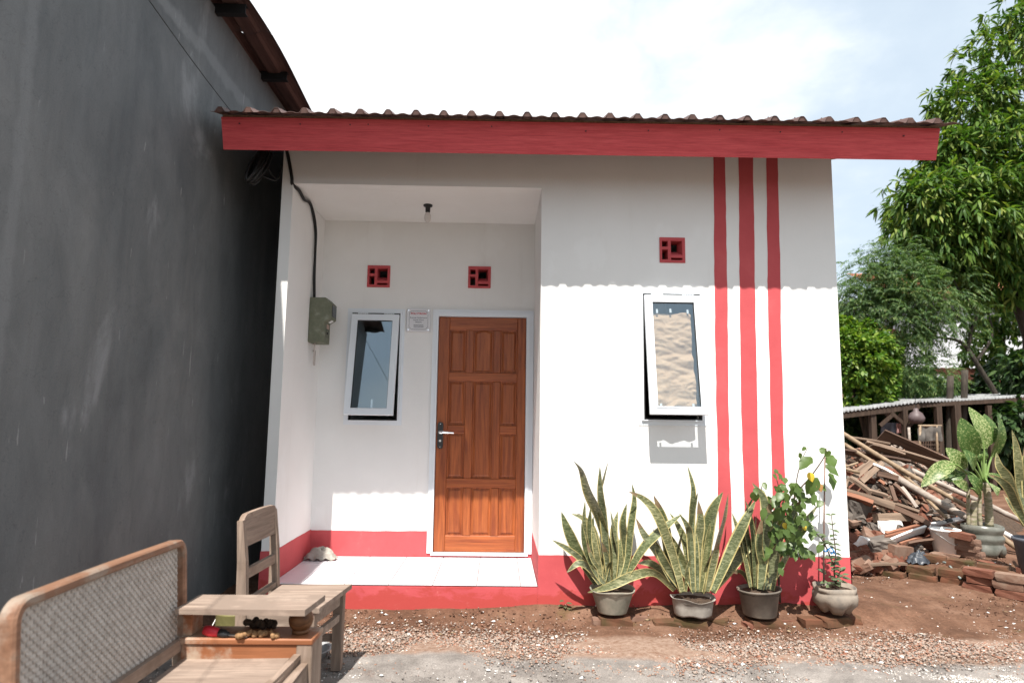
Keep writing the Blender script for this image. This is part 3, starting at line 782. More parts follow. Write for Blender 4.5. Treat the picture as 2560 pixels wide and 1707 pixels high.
# windows: outer frame, top-hung sash propped open, pane, hinges
def window(op, y, out_, bottom, catch=False):
    x0, x1, z0, z1 = op
    b = MB()
    b.holes(x0 - .036, x1 + .034, z0 - .036, z1 + .036, [(x0 + .003, x1 - .003, z0 + .003, z1 - .003)], y - .004, y + .0, fy)
    b.holes(x0 - .012, x1 + .012, z0 - .004, z1 + .022, [(x0 + .003, x1 - .003, z0 + .003, z1 - .003)], y - .018, y - .0045, fy)
    fr = b.build('window', M['alu'], HOUSE)
    b = MB()
    b.holes(x0 + .0035, x1 - .0035, z0 + .0035, z1 - .0035, [(x0 + .012, x1 - .012, z0 + .012, z1 - .012)], y - .012, y + .05, fy)
    b.build('gasket', M['rubber'], fr)
    zt = z1 - .012; L = zt - bottom; th = math.asin(min(.9, (out_ - .022) / L))
    xf = Matrix.Translation((0, y - .022, zt)) @ Matrix.Rotation(-th, 4, 'X')
    a0, a1, wbar = x0 + .009, x1 - .009, .05
    b = MB(); b.xf = xf
    b.holes(a0, a1, -L, -.010, [(a0 + wbar, a1 - wbar, -L + wbar, -.012 - wbar)], -.022, .012, fy)
    b.holes(a0 + wbar - .008, a1 - wbar + .008, -L + wbar - .008, -.012 - wbar + .008, [(a0 + wbar + .002, a1 - wbar - .002, -L + wbar + .002, -.014 - wbar)], -.0265, -.0225, fy)
    b.build('sash', M['alu'], fr)
    b = MB(); b.xf = xf; b.box(a0 + wbar - .006, a1 - wbar + .006, -.010, -.0055, -L + wbar - .006, -.012 - wbar + .006); b.build('pane', M['glass'], fr)
    b = MB(); b.xf = xf
    g = a0 + wbar + .001; q = a1 - wbar - .001
    b.holes(g, q, -L + wbar + .001, -.013 - wbar, [(g + .005, q - .005, -L + wbar + .006, -.019 - wbar)], -.0125, -.0105, fy)
    b.build('glazing_bead', M['rubber'], fr)
    for xc in (x0 + .24 * (x1 - x0), x0 + .77 * (x1 - x0)):
        b = MB()
        for k in range(5): b.tube([(xc - .042 + k * .0175, y - .036, zt + .003), (xc - .042 + k * .0175 + .014, y - .036, zt + .003)], .006 if k % 2 else .0052, 8)
        b.build('hinge', M['alu'], fr)
    if catch: b = MB(); b.xf = xf; b.box(a0 + .21, a0 + .222, .0, .03, -L + wbar - .01, -L + .13); b.build('catch', M['alu'], fr)
    return xf, a0 + wbar, a1 - wbar, -L + wbar, -.012 - wbar
window(WIN_L, YB, .185, 1.302, True)
wr = window(WIN_R, 0.0, .175, 1.330)

# door
DF = MB()
DF.holes(DOOR[0] - .032, XO - .0045, DOOR[2] + .018, DOOR[3] + .028, [(DOOR[0] + .008, DOOR[1] - .022, .2045, DOOR[3] - .022)], YB - .014, YB + .0, fy)
DF.holes(DOOR[0] + .0005, DOOR[1] - .0005, DOOR[2] + .002, DOOR[3] - .0005, [(DOOR[0] + .016, DOOR[1] - .030, .2085, DOOR[3] - .030)], YB - .022, YB + .09, fy)
DF.build('door_frame', M['alu'], HOUSE)
dx0, dx1, dz0, dz1 = -.527, .220, .211, 2.163
DW = dx1 - dx0; DH = dz1 - dz0
fx = lambda f: dx0 + f * DW
fz = lambda f: dz1 - f * DH
DY = YB + .012
b = MB(); b.box(dx0, dx1, DY + .018, DY + .034, dz0, dz1)
leaf = b.build('door', M['door'], HOUSE)
def dpiece(name, a, c, d, e, mat, front_=0.0):
    bb = MB(); bb.cbox(fx(a), fx(c), DY + front_, DY + .0185, fz(e), fz(d), .0035); bb.build(name, M[mat], leaf)
g = .0006
dpiece('stile', 0, .126 - g, 0, 1, 'door'); dpiece('stile', .902 + g, 1, 0, 1, 'door')
dpiece('rail', .126, .902, 0, .057, 'door_rail'); dpiece('rail', .126, .902, .244, .281, 'door_rail')
dpiece('rail', .126, .902, .696, .734, 'door_rail'); dpiece('rail', .126, .902, .934, 1, 'door_rail')
for a, c in ((.126, .318), (.712, .902)): dpiece('rail', a, c, .471, .505, 'door_rail')
for d, e in ((.057, .244), (.281, .696), (.734, .934)):
    for a, c in ((.318, .402), (.628, .712)): dpiece('mullion', a, c, d + g, e - g, 'door')
def dpanel(a, c, d, e, arch=False):
    bb = MB(); x0, x1, z0, z1 = fx(a), fx(c), fz(e), fz(d)
    n = 9 if arch else 2
    def loop(ins, yy):
        pts = [(x0 + ins, yy, z0 + ins), (x1 - ins, yy, z0 + ins)]
        for k in range(n):
            t = k / (n - 1); x = x1 - ins + (x0 - x1 + 2 * ins) * t
            zz = z1 - ins + (.018 * math.sin(math.pi * t) ** 1.5 - .018 if arch else 0)
            pts.append((x, yy, zz))
        return bb.addv(pts), len(pts)
    L = [loop(0, DY + .006), loop(.004, DY + .0155), loop(.012, DY + .0155), loop(.028, DY + .006)]
    for (a_, n_), (c_, _) in zip(L, L[1:]):
        for k in range(n_): bb.face((a_ + k, a_ + (k + 1) % n_, c_ + (k + 1) % n_, c_ + k))
    bb.face([L[-1][0] + k for k in range(L[-1][1])])
    if arch:      # spandrel above the arch
        s = loop(0, DY + .001); pts = [(x1, DY + .001, z1 + .001)] + [bb.v[s[0] + 2 + k] for k in range(n)] + [(x0, DY + .001, z1 + .001)]
        bb.poly([Vector(p) for p in pts])
    bb.build('panel', M['door'], leaf)
for a, c in ((.126, .318), (.712, .902)):
    for d, e in ((.057, .244), (.281, .471), (.505, .696), (.734, .934)): dpanel(a, c, d, e)
dpanel(.402, .628, .050, .244, True); dpanel(.402, .628, .281, .696); dpanel(.402, .628, .734, .934)
hx, hz = dx0 + .035, 1.158
b = MB(); b.xf = Matrix.Translation((hx, DY - .001, hz)) @ Matrix.Rotation(math.pi / 2, 4, 'X')
pts = []
for k in range(24):
    a = 2 * math.pi * k / 24; pts.append((.0245 * math.cos(a), .0245 * math.sin(a) + (.088 if math.sin(a) > 0 else -.088)))
lo = b.addv([(x, y, 0) for x, y in pts]); hi = b.addv([(x * .93, y * .985, .008) for x, y in pts])
for k in range(24): b.face((lo + k, lo + (k + 1) % 24, hi + (k + 1) % 24, hi + k))
b.face([hi + k for k in range(24)])
plate = b.build('handle', M['gunmetal'], leaf)
b = MB()
b.tube([(hx, DY - .006, hz + .025), (hx, DY - .045, hz + .025)], .011, 10)
b.tube(catmull([(hx, DY - .045, hz + .025), (hx + .03, DY - .05, hz + .026), (hx + .07, DY - .048, hz + .024), (hx + .115, DY - .043, hz + .022)], 4), [.012] * 5 + [.010] * 4 + [.0075] * 4, 10)
b.build('lever', M['chrome'], leaf)
b = MB(); b.tube([(hx, DY - .008, hz - .045), (hx, DY - .013, hz - .045)], .010, 10); b.build('keyhole', M['chrome'], leaf)
for zz in (.095, -.095):
    b = MB(); b.tube([(hx, DY - .008, hz + zz), (hx, DY - .0115, hz + zz)], .004, 8); b.build('handle_screw', M['chrome'], leaf)

# roof
SHEET_P = .1815
def rprof(u):         # height of the sheet above its valley, u in [0,1) along one wave
    if u < .10: return .034 * (u / .10) ** .8
    if u < .24: return .034
    if u < .36: return .034 * (1 - (u - .24) / .12)
    if .50 < u < .90: return .009 * math.sin(math.pi * (u - .50) / .40)
    return 0.0
RX0, RX1 = -1.905, 3.02
b = MB()
roof = None
rb = MB()
rb.bar((-1.868, -.448, 3.170 + -1.868 * ROLL), (2.945, -.448, 3.170 + 2.945 * ROLL), .022, .207, up=Vector((0, -.32, 1)))
roof = rb.build('roof', M['fascia'], HOUSE)          # its fascia board carries the sheets
r = random.Random(5)
for x in (-1.75, -1.35, -1.02, -.9, -.5, -.08, .55, .97, 1.45, 1.86, 2.28, 2.7):
    zc = 3.225 + r.uniform(-.012, .012) + x * ROLL
    nb = MB(); nb.tube([(x, -.470, zc), (x, -.4835, zc - .003)], .0045, 8); nb.build('nail', M['black_plastic'], roof)
tb = MB(); tb.bar((-1.86, -.480, 3.274 + -1.86 * ROLL), (2.94, -.480, 3.274 + 2.94 * ROLL), .02, .010); tb.build('batten', M['timber_raw'], roof)
def sheet(x0, x1, seed):
    bb = MB(); r = random.Random(seed)
    n = max(4, int((x1 - x0) / SHEET_P * 22)); steps = []
    yy = [-.575, -.56, -.40, -.22, -.215, 0, .13, .135, .4, .48, .485, .9, 1.4, 2.2]
    drop = [0, 0, 0, 0, .014, .014, .014, .028, .028, .028, .042, .042, .042, .042]
    rows = []; lows = []
    wav = [r.uniform(-.0025, .0025) for _ in range(60)]
    for y, d in zip(yy, drop):
        pts = []; low = []
        for i in range(n + 1):
            x = x0 + (x1 - x0) * i / n
            u = ((x - RX0 - .03) / SHEET_P) % 1.0; k = int((x - RX0 - .03) / SHEET_P) % 60
            e = wav[k] * (1 - min(1, (y + .575) / .3)) if y < -.2 else 0
            z = roofz(y, x) + rprof(u) + d + e + (.0025 if x > x1 - .051 and x1 < 3 else 0)
            yw = y + (wav[k] if y == -.575 else 0)
            pts.append((x, yw, z)); low.append((x, yw, z - .0022))
        rows.append(bb.addv(pts))
        if y in (-.575, -.56): lows.append(bb.addv(low))
    for a, c in zip(rows, rows[1:]):
        for i in range(n): bb.face((a + i, a + i + 1, c + i + 1, c + i))
    a, c = lows
    for i in range(n): bb.face((rows[0] + i + 1, rows[0] + i, a + i, a + i + 1))
    # folded closures under the ridge ends
    cl = bb.addv([(x0 + (x1 - x0) * i / n, -.568, roofz(-.568, x0 + (x1 - x0) * i / n) - .001) for i in range(n + 1)]); ct = bb.addv([(bb.v[rows[0] + i][0], -.5735, bb.v[rows[0] + i][2] - .003) for i in range(n + 1)])
    for i in range(n): bb.face((cl + i, cl + i + 1, ct + i + 1, ct + i))
    o = bb.build('roof_sheet', M['roof'], roof)
    k = 0
    while RX0 + .03 + k * SHEET_P < x1:
        x = RX0 + .03 + (k + .17) * SHEET_P
        if x0 < x < x1 - .05 and r.random() < .8:
            sb = MB(); sb.tube([(x, -.47, roofz(-.47, x) + .034), (x, -.47, roofz(-.47, x) + .040)], .0045, 6); sb.build('screw', M['roof'], roof)
        k += 1
xs_ = [RX0, RX0 + .8, RX0 + 1.62, RX0 + 2.44, RX0 + 3.26, RX0 + 4.08, RX1]
for i in range(6): sheet(xs_[i], xs_[i + 1] + (.05 if i < 5 else 0), 60 + i)
b = MB(); b.hexa([(RX0, 2.2, roofz(2.2)), (RX1, 2.2, roofz(2.2)), (RX1, 5.2, roofz(2.2) - 3 * SLOPE), (RX0, 5.2, roofz(2.2) - 3 * SLOPE), (RX0, 2.2, roofz(2.2) + .06), (RX1, 2.2, roofz(2.2) + .06), (RX1, 5.2, roofz(2.2) - 3 * SLOPE + .06), (RX0, 5.2, roofz(2.2) - 3 * SLOPE + .06)]); b.build('rear_slope', M['roof'], roof)
for x in (-1.6, -.8, 0, .8, 1.6, 2.35, 2.90):
    b = MB(); b.bar((x, -.425, roofz(-.425, x) - .075), (x, 2.2, roofz(2.2, x) - .075), .045, .10); b.build('rafter', M['timber_raw'], roof)
for y in (-.2, .3, .9, 1.5):
    b = MB(); b.bar((RX0 + .03, y, roofz(y, RX0) - .014), (RX1 - .05, y, roofz(y, RX1) - .014), .03, .02); b.build('lath', M['timber_raw'], roof)

# ================================================================== THINGS ON THE HOUSE
# lamp
LX, LY = -.595, .43
L = thing('ceiling_lamp', 'bare light bulb in a black holder on the porch ceiling', 'lamp', (LX, LY, ZC))
b = MB(); b.lathe([(.0, 0), (.036, -.001), (.037, -.008), (.033, -.014), (.020, -.018), (.019, -.058), (.016, -.062), (0, -.062)], (LX, LY, ZC), 20); b.build('holder', M['black_plastic'], L, True)
b = MB(); b.lathe([(.013, -.063), (.018, -.070), (.025, -.086), (.026, -.108), (.023, -.128), (.014, -.140), (0, -.143)], (LX, LY, ZC), 18); b.build('bulb', M['bulb'], L, True)

# plaque
P = thing('wall_plaque', 'white square plaque with red and grey lettering between window and door', 'plaque', (-.699, YB - .02, 2.025))
px0, px1, pz0, pz1 = -.801, -.598, 2.026, 2.226
b = MB(); b.cbox(px0, px1, YB - .022, YB - .0005, pz0, pz1, .003); b.build('board', M['plaque'], P)
b = MB()
q = [(px0 + .022, pz0 + .042), (px0 + .042, pz0 + .022), (px1 - .042, pz0 + .022), (px1 - .022, pz0 + .042), (px1 - .022, pz1 - .042), (px1 - .042, pz1 - .022), (px0 + .042, pz1 - .022), (px0 + .022, pz1 - .042)]
for i in range(8):
    a, c = q[i], q[(i + 1) % 8]; b.bar((a[0], YB - .0225, a[1]), (c[0], YB - .0225, c[1]), .002, .002, up=(0, 1, 0))
b.build('border', M['ink_grey'], P)
for sx_ in (px0 + .017, px1 - .017):
    for sz_ in (pz0 + .017, pz1 - .017):
        b = MB(); b.tube([(sx_, YB - .021, sz_), (sx_, YB - .027, sz_)], .006, 10); b.build('screw_cap', M['chrome'], P)
def text(s, xc, zc, size, y, mat, parent, width=None, bold=.0, nm='lettering'):
    cu = bpy.data.curves.new('txt', 'FONT'); cu.body = s; cu.size = size; cu.align_x = 'CENTER'; cu.align_y = 'CENTER'; cu.offset = bold; cu.resolution_u = 3
    ob = bpy.data.objects.new('txt', cu); me = bpy.data.meshes.new_from_object(ob)
    xs = [v.co.x for v in me.vertices]; k = (width / (max(xs) - min(xs))) if width else 1
    for v in me.vertices: v.co = Vector((v.co.x * k + xc, y, v.co.y + zc))
    me.materials.append(mat); me.name = nm
    o = bpy.data.objects.new(nm, me); COL.objects.link(o); attach(o, parent)
    bpy.data.objects.remove(ob); return o
yt = YB - .0235; xc = (px0 + px1) / 2
text('POLYTRON', xc, pz0 + .155, .022, yt, M['ink_red'], P, .132, .0006)
text('Rumah Sederhana', xc, pz0 + .120, .0155, yt, M['ink_grey'], P, .142, .0002)
text('Layak Huni', xc, pz0 + .101, .0155, yt, M['ink_grey'], P, .088, .0002)
text('(RSLH)', xc, pz0 + .082, .0155, yt, M['ink_grey'], P, .052, .0002)
b = MB(); r = random.Random(3)
for zz in (pz0 + .056, pz0 + .043):       # two lines too small to read
    x = xc - .040
    while x < xc + .038:
        wd_ = r.uniform(.003, .009); b.box(x, x + wd_, yt, yt + .0008, zz - .0028, zz + .0028); x += wd_ + .002
b.build('fine_print', M['ink_grey'], P)

# electricity meter on the side wall of the porch
mx_, my = XP, .555
E_ = thing('electricity_meter', 'chalky green electricity meter box on the porch side wall', 'meter', (mx_, my + .09, 1.885))
prof = [(0.001, 1.885), (.128, 1.885), (.128, 2.052), (.176, 2.082), (.176, 2.205), (.128, 2.25), (0.001, 2.25)]
b = MB(); n = len(prof)
bm = bmesh.new(); vs0 = [bm.verts.new((mx_ + a, my, z)) for a, z in prof]; vs1 = [bm.verts.new((mx_ + a, my + .18, z)) for a, z in prof]
bm.faces.new(vs0); bm.faces.new(list(reversed(vs1)))
for k in range(n): bm.faces.new((vs0[(k + 1) % n], vs0[k], vs1[k], vs1[(k + 1) % n]))
bmesh.ops.recalc_face_normals(bm, faces=list(bm.faces)); bmesh.ops.bevel(bm, geom=list(bm.edges), offset=.006, segments=2, affect='EDGES', profile=.5)
b.frombm(bm); b.build('casing', M['meter'], E_)
b = MB(); b.cbox(mx_ + .174, mx_ + .179, my + .03, my + .155, 2.100, 2.195, .002); b.build('display', M['meter_dark'], E_)
b = MB(); b.cbox(mx_ + .126, mx_ + .1305, my + .07, my + .14, 2.005, 2.042, .001); b.build('number_label', M['meter_label'], E_)
b = MB(); b.hexa([(mx_ + .138, my + .08, 2.056), (mx_ + .166, my + .08, 2.0735), (mx_ + .166, my + .14, 2.0735), (mx_ + .138, my + .14, 2.056), (mx_ + .1365, my + .08, 2.0585), (mx_ + .1645, my + .08, 2.076), (mx_ + .1645, my + .14, 2.076), (mx_ + .1365, my + .14, 2.0585)]); b.build('warning_label', M['tape'], E_)
b = MB(); b.holes(my + .06, my + .13, 1.935, 2.0, [(my + .064, my + .126, 1.939, 1.996)], mx_ + .1265, mx_ + .1295, lambda u, v, w_: (w_, u, v)); b.cbox(mx_ + .127, mx_ + .136, my + .085, my + .103, 1.958, 1.978, .002); b.build('breaker', M['black_plastic'], E_)
b = MB(); b.tube(catmull([(XP + .045, .60, 1.886), (XP + .045, .60, 1.80), (XP + .043, .605, 1.725), (XP + .04, .64, 1.715), (XP + .03, .68, 1.80), (XP + .02, .70, 1.835), (XP + .0, .72, 1.83)], 5), .006, 8)
tag(b.build('wire_loop', M['grey_cable'], None, True), 'thin grey wire looping out below the electricity meter', 'wire')
# supply cable down the corner of the porch
def pole(sx, sy, X, Y=None): return atx(sx, sy, X) if Y is None else at(sx, sy, Y)
c0 = [at(714, 372, -.02), at(722, 410, -.012), at(728, 445, -.012), at(730, 462, .005)]
c1 = [Vector((XP + .012, .10, 2.965)), Vector((XP + .010, .24, 2.945)), Vector((XP + .012, .38, 2.965)), Vector((XP + .012, .49, 2.90)), Vector((XP + .013, .57, 2.78)), Vector((XP + .014, .585, 2.60)), Vector((XP + .012, .595, 2.42)), Vector((XP + .02, .60, 2.25))]
b = MB(); b.tube(catmull(c0 + c1, 6), .0075, 8)
c2 = [p + Vector((.010, .004 * math.sin(i * 2.2), .004)) for i, p in enumerate(c0 + c1)]
for i in range(6, len(c2) - 1): c2[i] = c2[i] + Vector((.0, .012 * math.sin(i * 1.9), 0))
b.tube(catmull(c2, 6), .0065, 8)
tag(b.build('supply_cable', M['black_cable'], None, True), 'twisted black supply cable running down the porch corner to the meter', 'cable')
# coil of cable hanging under the eave
b = MB(); r = random.Random(17)
for k in range(9):
    cx, cy, cz = -1.73 + r.uniform(-.02, .02), -.16 + r.uniform(-.05, .05), 3.10
    a0 = r.uniform(-.5, .5); pts = []
    for i in range(26):
        a = 2 * math.pi * i / 25
        pts.append(Vector((cx + (.055 + r.uniform(0, .003)) * math.cos(a) * (.6 + .1 * k) * .6 + .03 * math.sin(a), cy + .05 * math.sin(a + a0), cz + .125 * math.sin(a) - .06 + (.02 if k > 5 else 0))))
    b.tube(pts, .0085, 6, False)
b.bar((-1.74, -.17, 2.99), (-1.70, -.17, 3.16), .05, .05)
b.tube(catmull([(-1.74, -.16, 3.0), (-1.68, -.12, 2.98), (-1.63, -.08, 2.98), (-1.62, -.03, 3.05)], 6), .0065, 6)
b.tube(catmull([(-1.70, -.16, 3.12), (-1.66, -.1, 3.02), (-1.62, -.06, 3.0), (-1.615, -.02, 3.12)], 6), .0065, 6)
tag(b.build('cable_coil', M['black_cable'], None, True), 'bundle of black cable hung under the eave beside the dark wall', 'cable')

# kraft paper taped inside the right window
xf, a0, a1, b0, b1 = wr
PT = thing('paper_sheet', 'crumpled brown paper taped inside the open window pane', 'paper', xf @ Vector(((a0 + a1) / 2, .0, b0)))
n_u, n_v = 60, 120
r = np.random.default_rng(4)
U, V_ = np.meshgrid(np.linspace(0, 1, n_u), np.linspace(0, 1, n_v))
Wd, Hh = a1 - a0 - .012, (b1 - b0)
D = np.zeros_like(U)
def cells(npts, stretch, seed):
    q = np.random.default_rng(seed); px_ = q.random(npts) * Wd; pz_ = q.random(npts) * Hh; hh_ = q.random(npts) * .02; sl = q.uniform(.12, .30, npts)
    ax = q.normal(0, .35, npts)
    dx_ = U[..., None] * Wd - px_; dz_ = V_[..., None] * Hh - pz_
    u_ = dx_ * np.cos(ax) + dz_ * np.sin(ax); v_ = -dx_ * np.sin(ax) + dz_ * np.cos(ax)
    return np.min(np.hypot(u_ / stretch, v_) * sl + hh_ * .25, axis=-1)
D = cells(46, 2.6, 1) + .7 * cells(150, 2.2, 2) + .45 * cells(420, 1.8, 3)
D = (D - D.mean())
top = b1 - .068 + .004 * np.sin(U[0] * 9) ; bot = b0 + .012 + .004 * np.sin(U[0] * 13 + 1)
Xp = a0 + .004 + U * (a1 - a0 - .024) + .004 * np.sin(V_ * 7)
Zp = bot[None] * (1 - V_) + top[None] * V_
Yp = .003 + np.clip(D * 2.1 + .016, .0, .06)
pts = np.stack([Xp, Yp, Zp], -1).reshape(-1, 3)
Rm = np.array(xf.to_3x3()); T = np.array(xf.translation)
pts = pts @ Rm.T + T
i = np.arange(n_u * n_v).reshape(n_v, n_u)
fcs = np.stack([i[:-1, :-1], i[:-1, 1:], i[1:, 1:], i[1:, :-1]], -1).reshape(-1, 4)
np_mesh('sheet', pts, fcs, M['paper'], PT)
for u, zc in ((.13, b1 - .062), (.45, b1 - .058), (.86, b1 - .064), (.10, b0 + .012), (.84, b0 + .012)):
    bb = MB(); bb.xf = xf; x = a0 + u * (a1 - a0); bb.box(x - .007, x + .007, .0045, .0075, zc - .014, zc + .016); bb.build('tape', M['tape'], PT)

# floor cloth in the porch corner
def rag(name, c, rx, ry, h, mat, label, cat, seed):
    n, m_ = 40, 22; r = np.random.default_rng(seed)
    sn = smooth_noise(m_, n, 2.0, seed); sn2 = smooth_noise(m_, n, 4, seed + 1)
    v = []
    for j in range(m_):
        t = j / (m_ - 1)
        for k in range(n):
            a = 2 * math.pi * k / n
            rad = t * (1 + .10 * math.sin(3 * a + seed) + .07 * math.sin(7 * a) + (.06 * math.sin(17 * a) if t > .8 else 0))
            z = h * (1 - t ** 2.6) * (1 + .10 * math.sin(2 * a)) + .010 * abs(sn[j, k]) + .006 * sn2[j, k]
            if t > .86: z = max(.003, .012 + .012 * math.sin(11 * a + 1))
            v.append((c[0] + rx * rad * math.cos(a), c[1] + ry * rad * math.sin(a), c[2] + max(.002, z)))
    v = np.array(v); i = np.arange(n * m_).reshape(m_, n)
    f = np.stack([i[:-1, :], np.roll(i[:-1, :], -1, 1), np.roll(i[1:, :], -1, 1), i[1:, :]], -1).reshape(-1, 4)
    o = np_mesh(name, v, f, mat, smooth=True); tag(o, label, cat)
rag('floor_cloth', (-1.40, .765, .1725), .130, .085, .078, M['cloth_grey'], 'crumpled grey floor cloth in the corner of the tiled porch', 'cloth', 3)

# ================================================================== NEIGHBOUR'S BUILDING
NB = thing('neighbouring_building', 'tall dark cement wall with a metal roof beside the house', 'building', (-3.5, -3, 0))
b = MB()
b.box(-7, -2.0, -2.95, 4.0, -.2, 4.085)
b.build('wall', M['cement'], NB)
def nroof(x0, x1, y0, y1, seed):
    bb = MB(); r = random.Random(seed); n = int((x1 - x0) / .02); rows = []
    yy = np.linspace(y0, y1, max(3, int((y1 - y0) / .15)))
    for y in yy:
        pts = []
        for i in range(n + 1):
            x = x0 + (x1 - x0) * i / n; u = ((x + 10) / .19) % 1
            h = .022 if u < .28 else (.022 * (1 - (u - .28) / .1) if u < .38 else (.0 if u < .9 else .022 * (u - .9) / .1))
            z = 4.115 + h + .010 * math.sin(y * 2.7 + seed) * (1 if x > -2.1 else .3) - .03 * max(0, y - .2)
            xx = x + (.022 * math.sin(y * 2.1 + 1.2) if i == n else 0)
            pts.append((xx, y, z))
        rows.append(bb.addv(pts))
    for a, c in zip(rows, rows[1:]):
        for i in range(n): bb.face((a + i, a + i + 1, c + i + 1, c + i))
    bb.build('roof_sheet', M['roof_under'], NB)
nroof(-4.2, -1.765, -2.97, -.02, 2); nroof(-4.2, -1.755, -.04, 3.2, 3)
b = MB(); b.box(-7, -4.19, -2.97, 4, 4.1, 4.2); b.build('roof_slab', M['roof_under'], NB)
for y in (-2.8, -1.6, -.385, .50, 1.6):
    b = MB()
    b.box(-2.2, -1.79, y - .022, y - .019, 4.045, 4.112); b.box(-2.2, -1.79, y - .019, y + .026, 4.109, 4.112); b.box(-2.2, -1.79, y - .019, y + .026, 4.045, 4.048)
    b.build('purlin', M['steel_black'], NB)
p0 = at(372, 0, -1.9); p1 = at(578, 279, -.50); d = (p0 - p1)
b = MB(); b.tube([p1 + d * t + Vector((0, 0, -.01 * math.sin(min(t, 1) * math.pi))) for t in (0, .2, .4, .6, .8, 1, 1.6, 2.6)], .0026, 6)
tag(b.build('overhead_wire', M['black_cable']), 'thin dark wire stretched in front of the cement wall', 'wire')

# ================================================================== BENCH AND CHAIR
BN = thing('bench', 'worn wooden settee with a woven rattan back by the cement wall', 'bench', (-1.0, -2.35, 0))
def sweep(bb, path, depth, wid, nrm):      # rectangular section swept along a planar path; nrm is the plane normal
    nrm = Vector(nrm).normalized(); rings = []
    for i, p in enumerate(path):
        a = path[max(0, i - 1)]; c = path[min(len(path) - 1, i + 1)]
        t = (c - a).normalized(); s = t.cross(nrm).normalized(); ch = wid * .22
        q = [(-depth / 2, -wid / 2 + ch), (-depth / 2 + ch, -wid / 2), (depth / 2 - ch, -wid / 2), (depth / 2, -wid / 2 + ch), (depth / 2, wid / 2 - ch), (depth / 2 - ch, wid / 2), (-depth / 2 + ch, wid / 2), (-depth / 2, wid / 2 - ch)]
        rings.append(bb.addv([p + nrm * u + s * v for u, v in q]))
    for a, c in zip(rings, rings[1:]):
        for k in range(8): bb.face((a + k, a + (k + 1) % 8, c + (k + 1) % 8, c + k))
    bb.face([rings[0] + k for k in reversed(range(8))]); bb.face([rings[-1] + k for k in range(8)])
BY0, BY1 = -2.845, -1.925
def bk(y, v): return Vector((-1.243 - .030 * (v - .38) / .42, y, v))       # the leaning plane of the back
bn = (bk(0, .8) - bk(0, .38)).cross(Vector((0, 1, 0))).normalized()
path = [bk(BY0, .10), bk(BY0, .40), bk(BY0, .745)]
for k in range(1, 7):
    a = math.pi / 2 * k / 6; path.append(bk(BY0 + .045 * (1 - math.cos(a)), .745 + .045 * math.sin(a)))
path += [bk(-2.6, .792), bk(-2.4, .793), bk(-2.2, .792)]
for k in range(0, 7):
    a = math.pi / 2 * k / 6; path.append(bk(BY1 - .045 + .045 * math.sin(a), .745 + .045 * math.cos(a)))
path += [bk(BY1, .6), bk(BY1, .40), bk(BY1, .10)]
b = MB(); sweep(b, path, .050, .029, bn); b.build('back_frame', M['wood_orange_y'], BN)
b = MB(); b.bar(bk(BY0 + .018, .405), bk(BY1 - .018, .405), .04, .045, up=(0, 0, 1)); b.build('back_rail', M['wood_grey_y'], BN)
# woven back: two sets of ribbons passing over and under
b = MB(); y0, y1, v0, v1 = BY0 + .02, BY1 - .02, .428, .772
ny_, nv_ = 62, 26
for i in range(ny_):
    y = y0 + (y1 - y0) * (i + .5) / ny_; wd_ = (y1 - y0) / ny_ * .475; rows = []
    for j in range(nv_ * 2 + 1):
        v = v0 + (v1 - v0) * j / (nv_ * 2); off = .0028 * math.cos(math.pi * (j - 1) / 2 * 1.0 + math.pi * i) if j % 2 else 0
        rows.append(b.addv([bk(y - wd_, v) + bn * off, bk(y + wd_, v) + bn * off]))
    for a, c in zip(rows, rows[1:]): b.face((a, a + 1, c + 1, c))
for j in range(nv_):
    v = v0 + (v1 - v0) * (j + .5) / nv_; hh = (v1 - v0) / nv_ * .48; rows = []
    for i in range(ny_ * 2 + 1):
        y = y0 + (y1 - y0) * i / (ny_ * 2); off = -.0028 * math.cos(math.pi * (j) + math.pi * (i - 1) / 2) if i % 2 else 0
        rows.append(b.addv([bk(y, v - hh) + bn * off, bk(y, v + hh) + bn * off]))
    for a, c in zip(rows, rows[1:]): b.face((a, a + 1, c + 1, c))
tag(b.build('woven_back', M['rattan'], BN), kind='stuff')
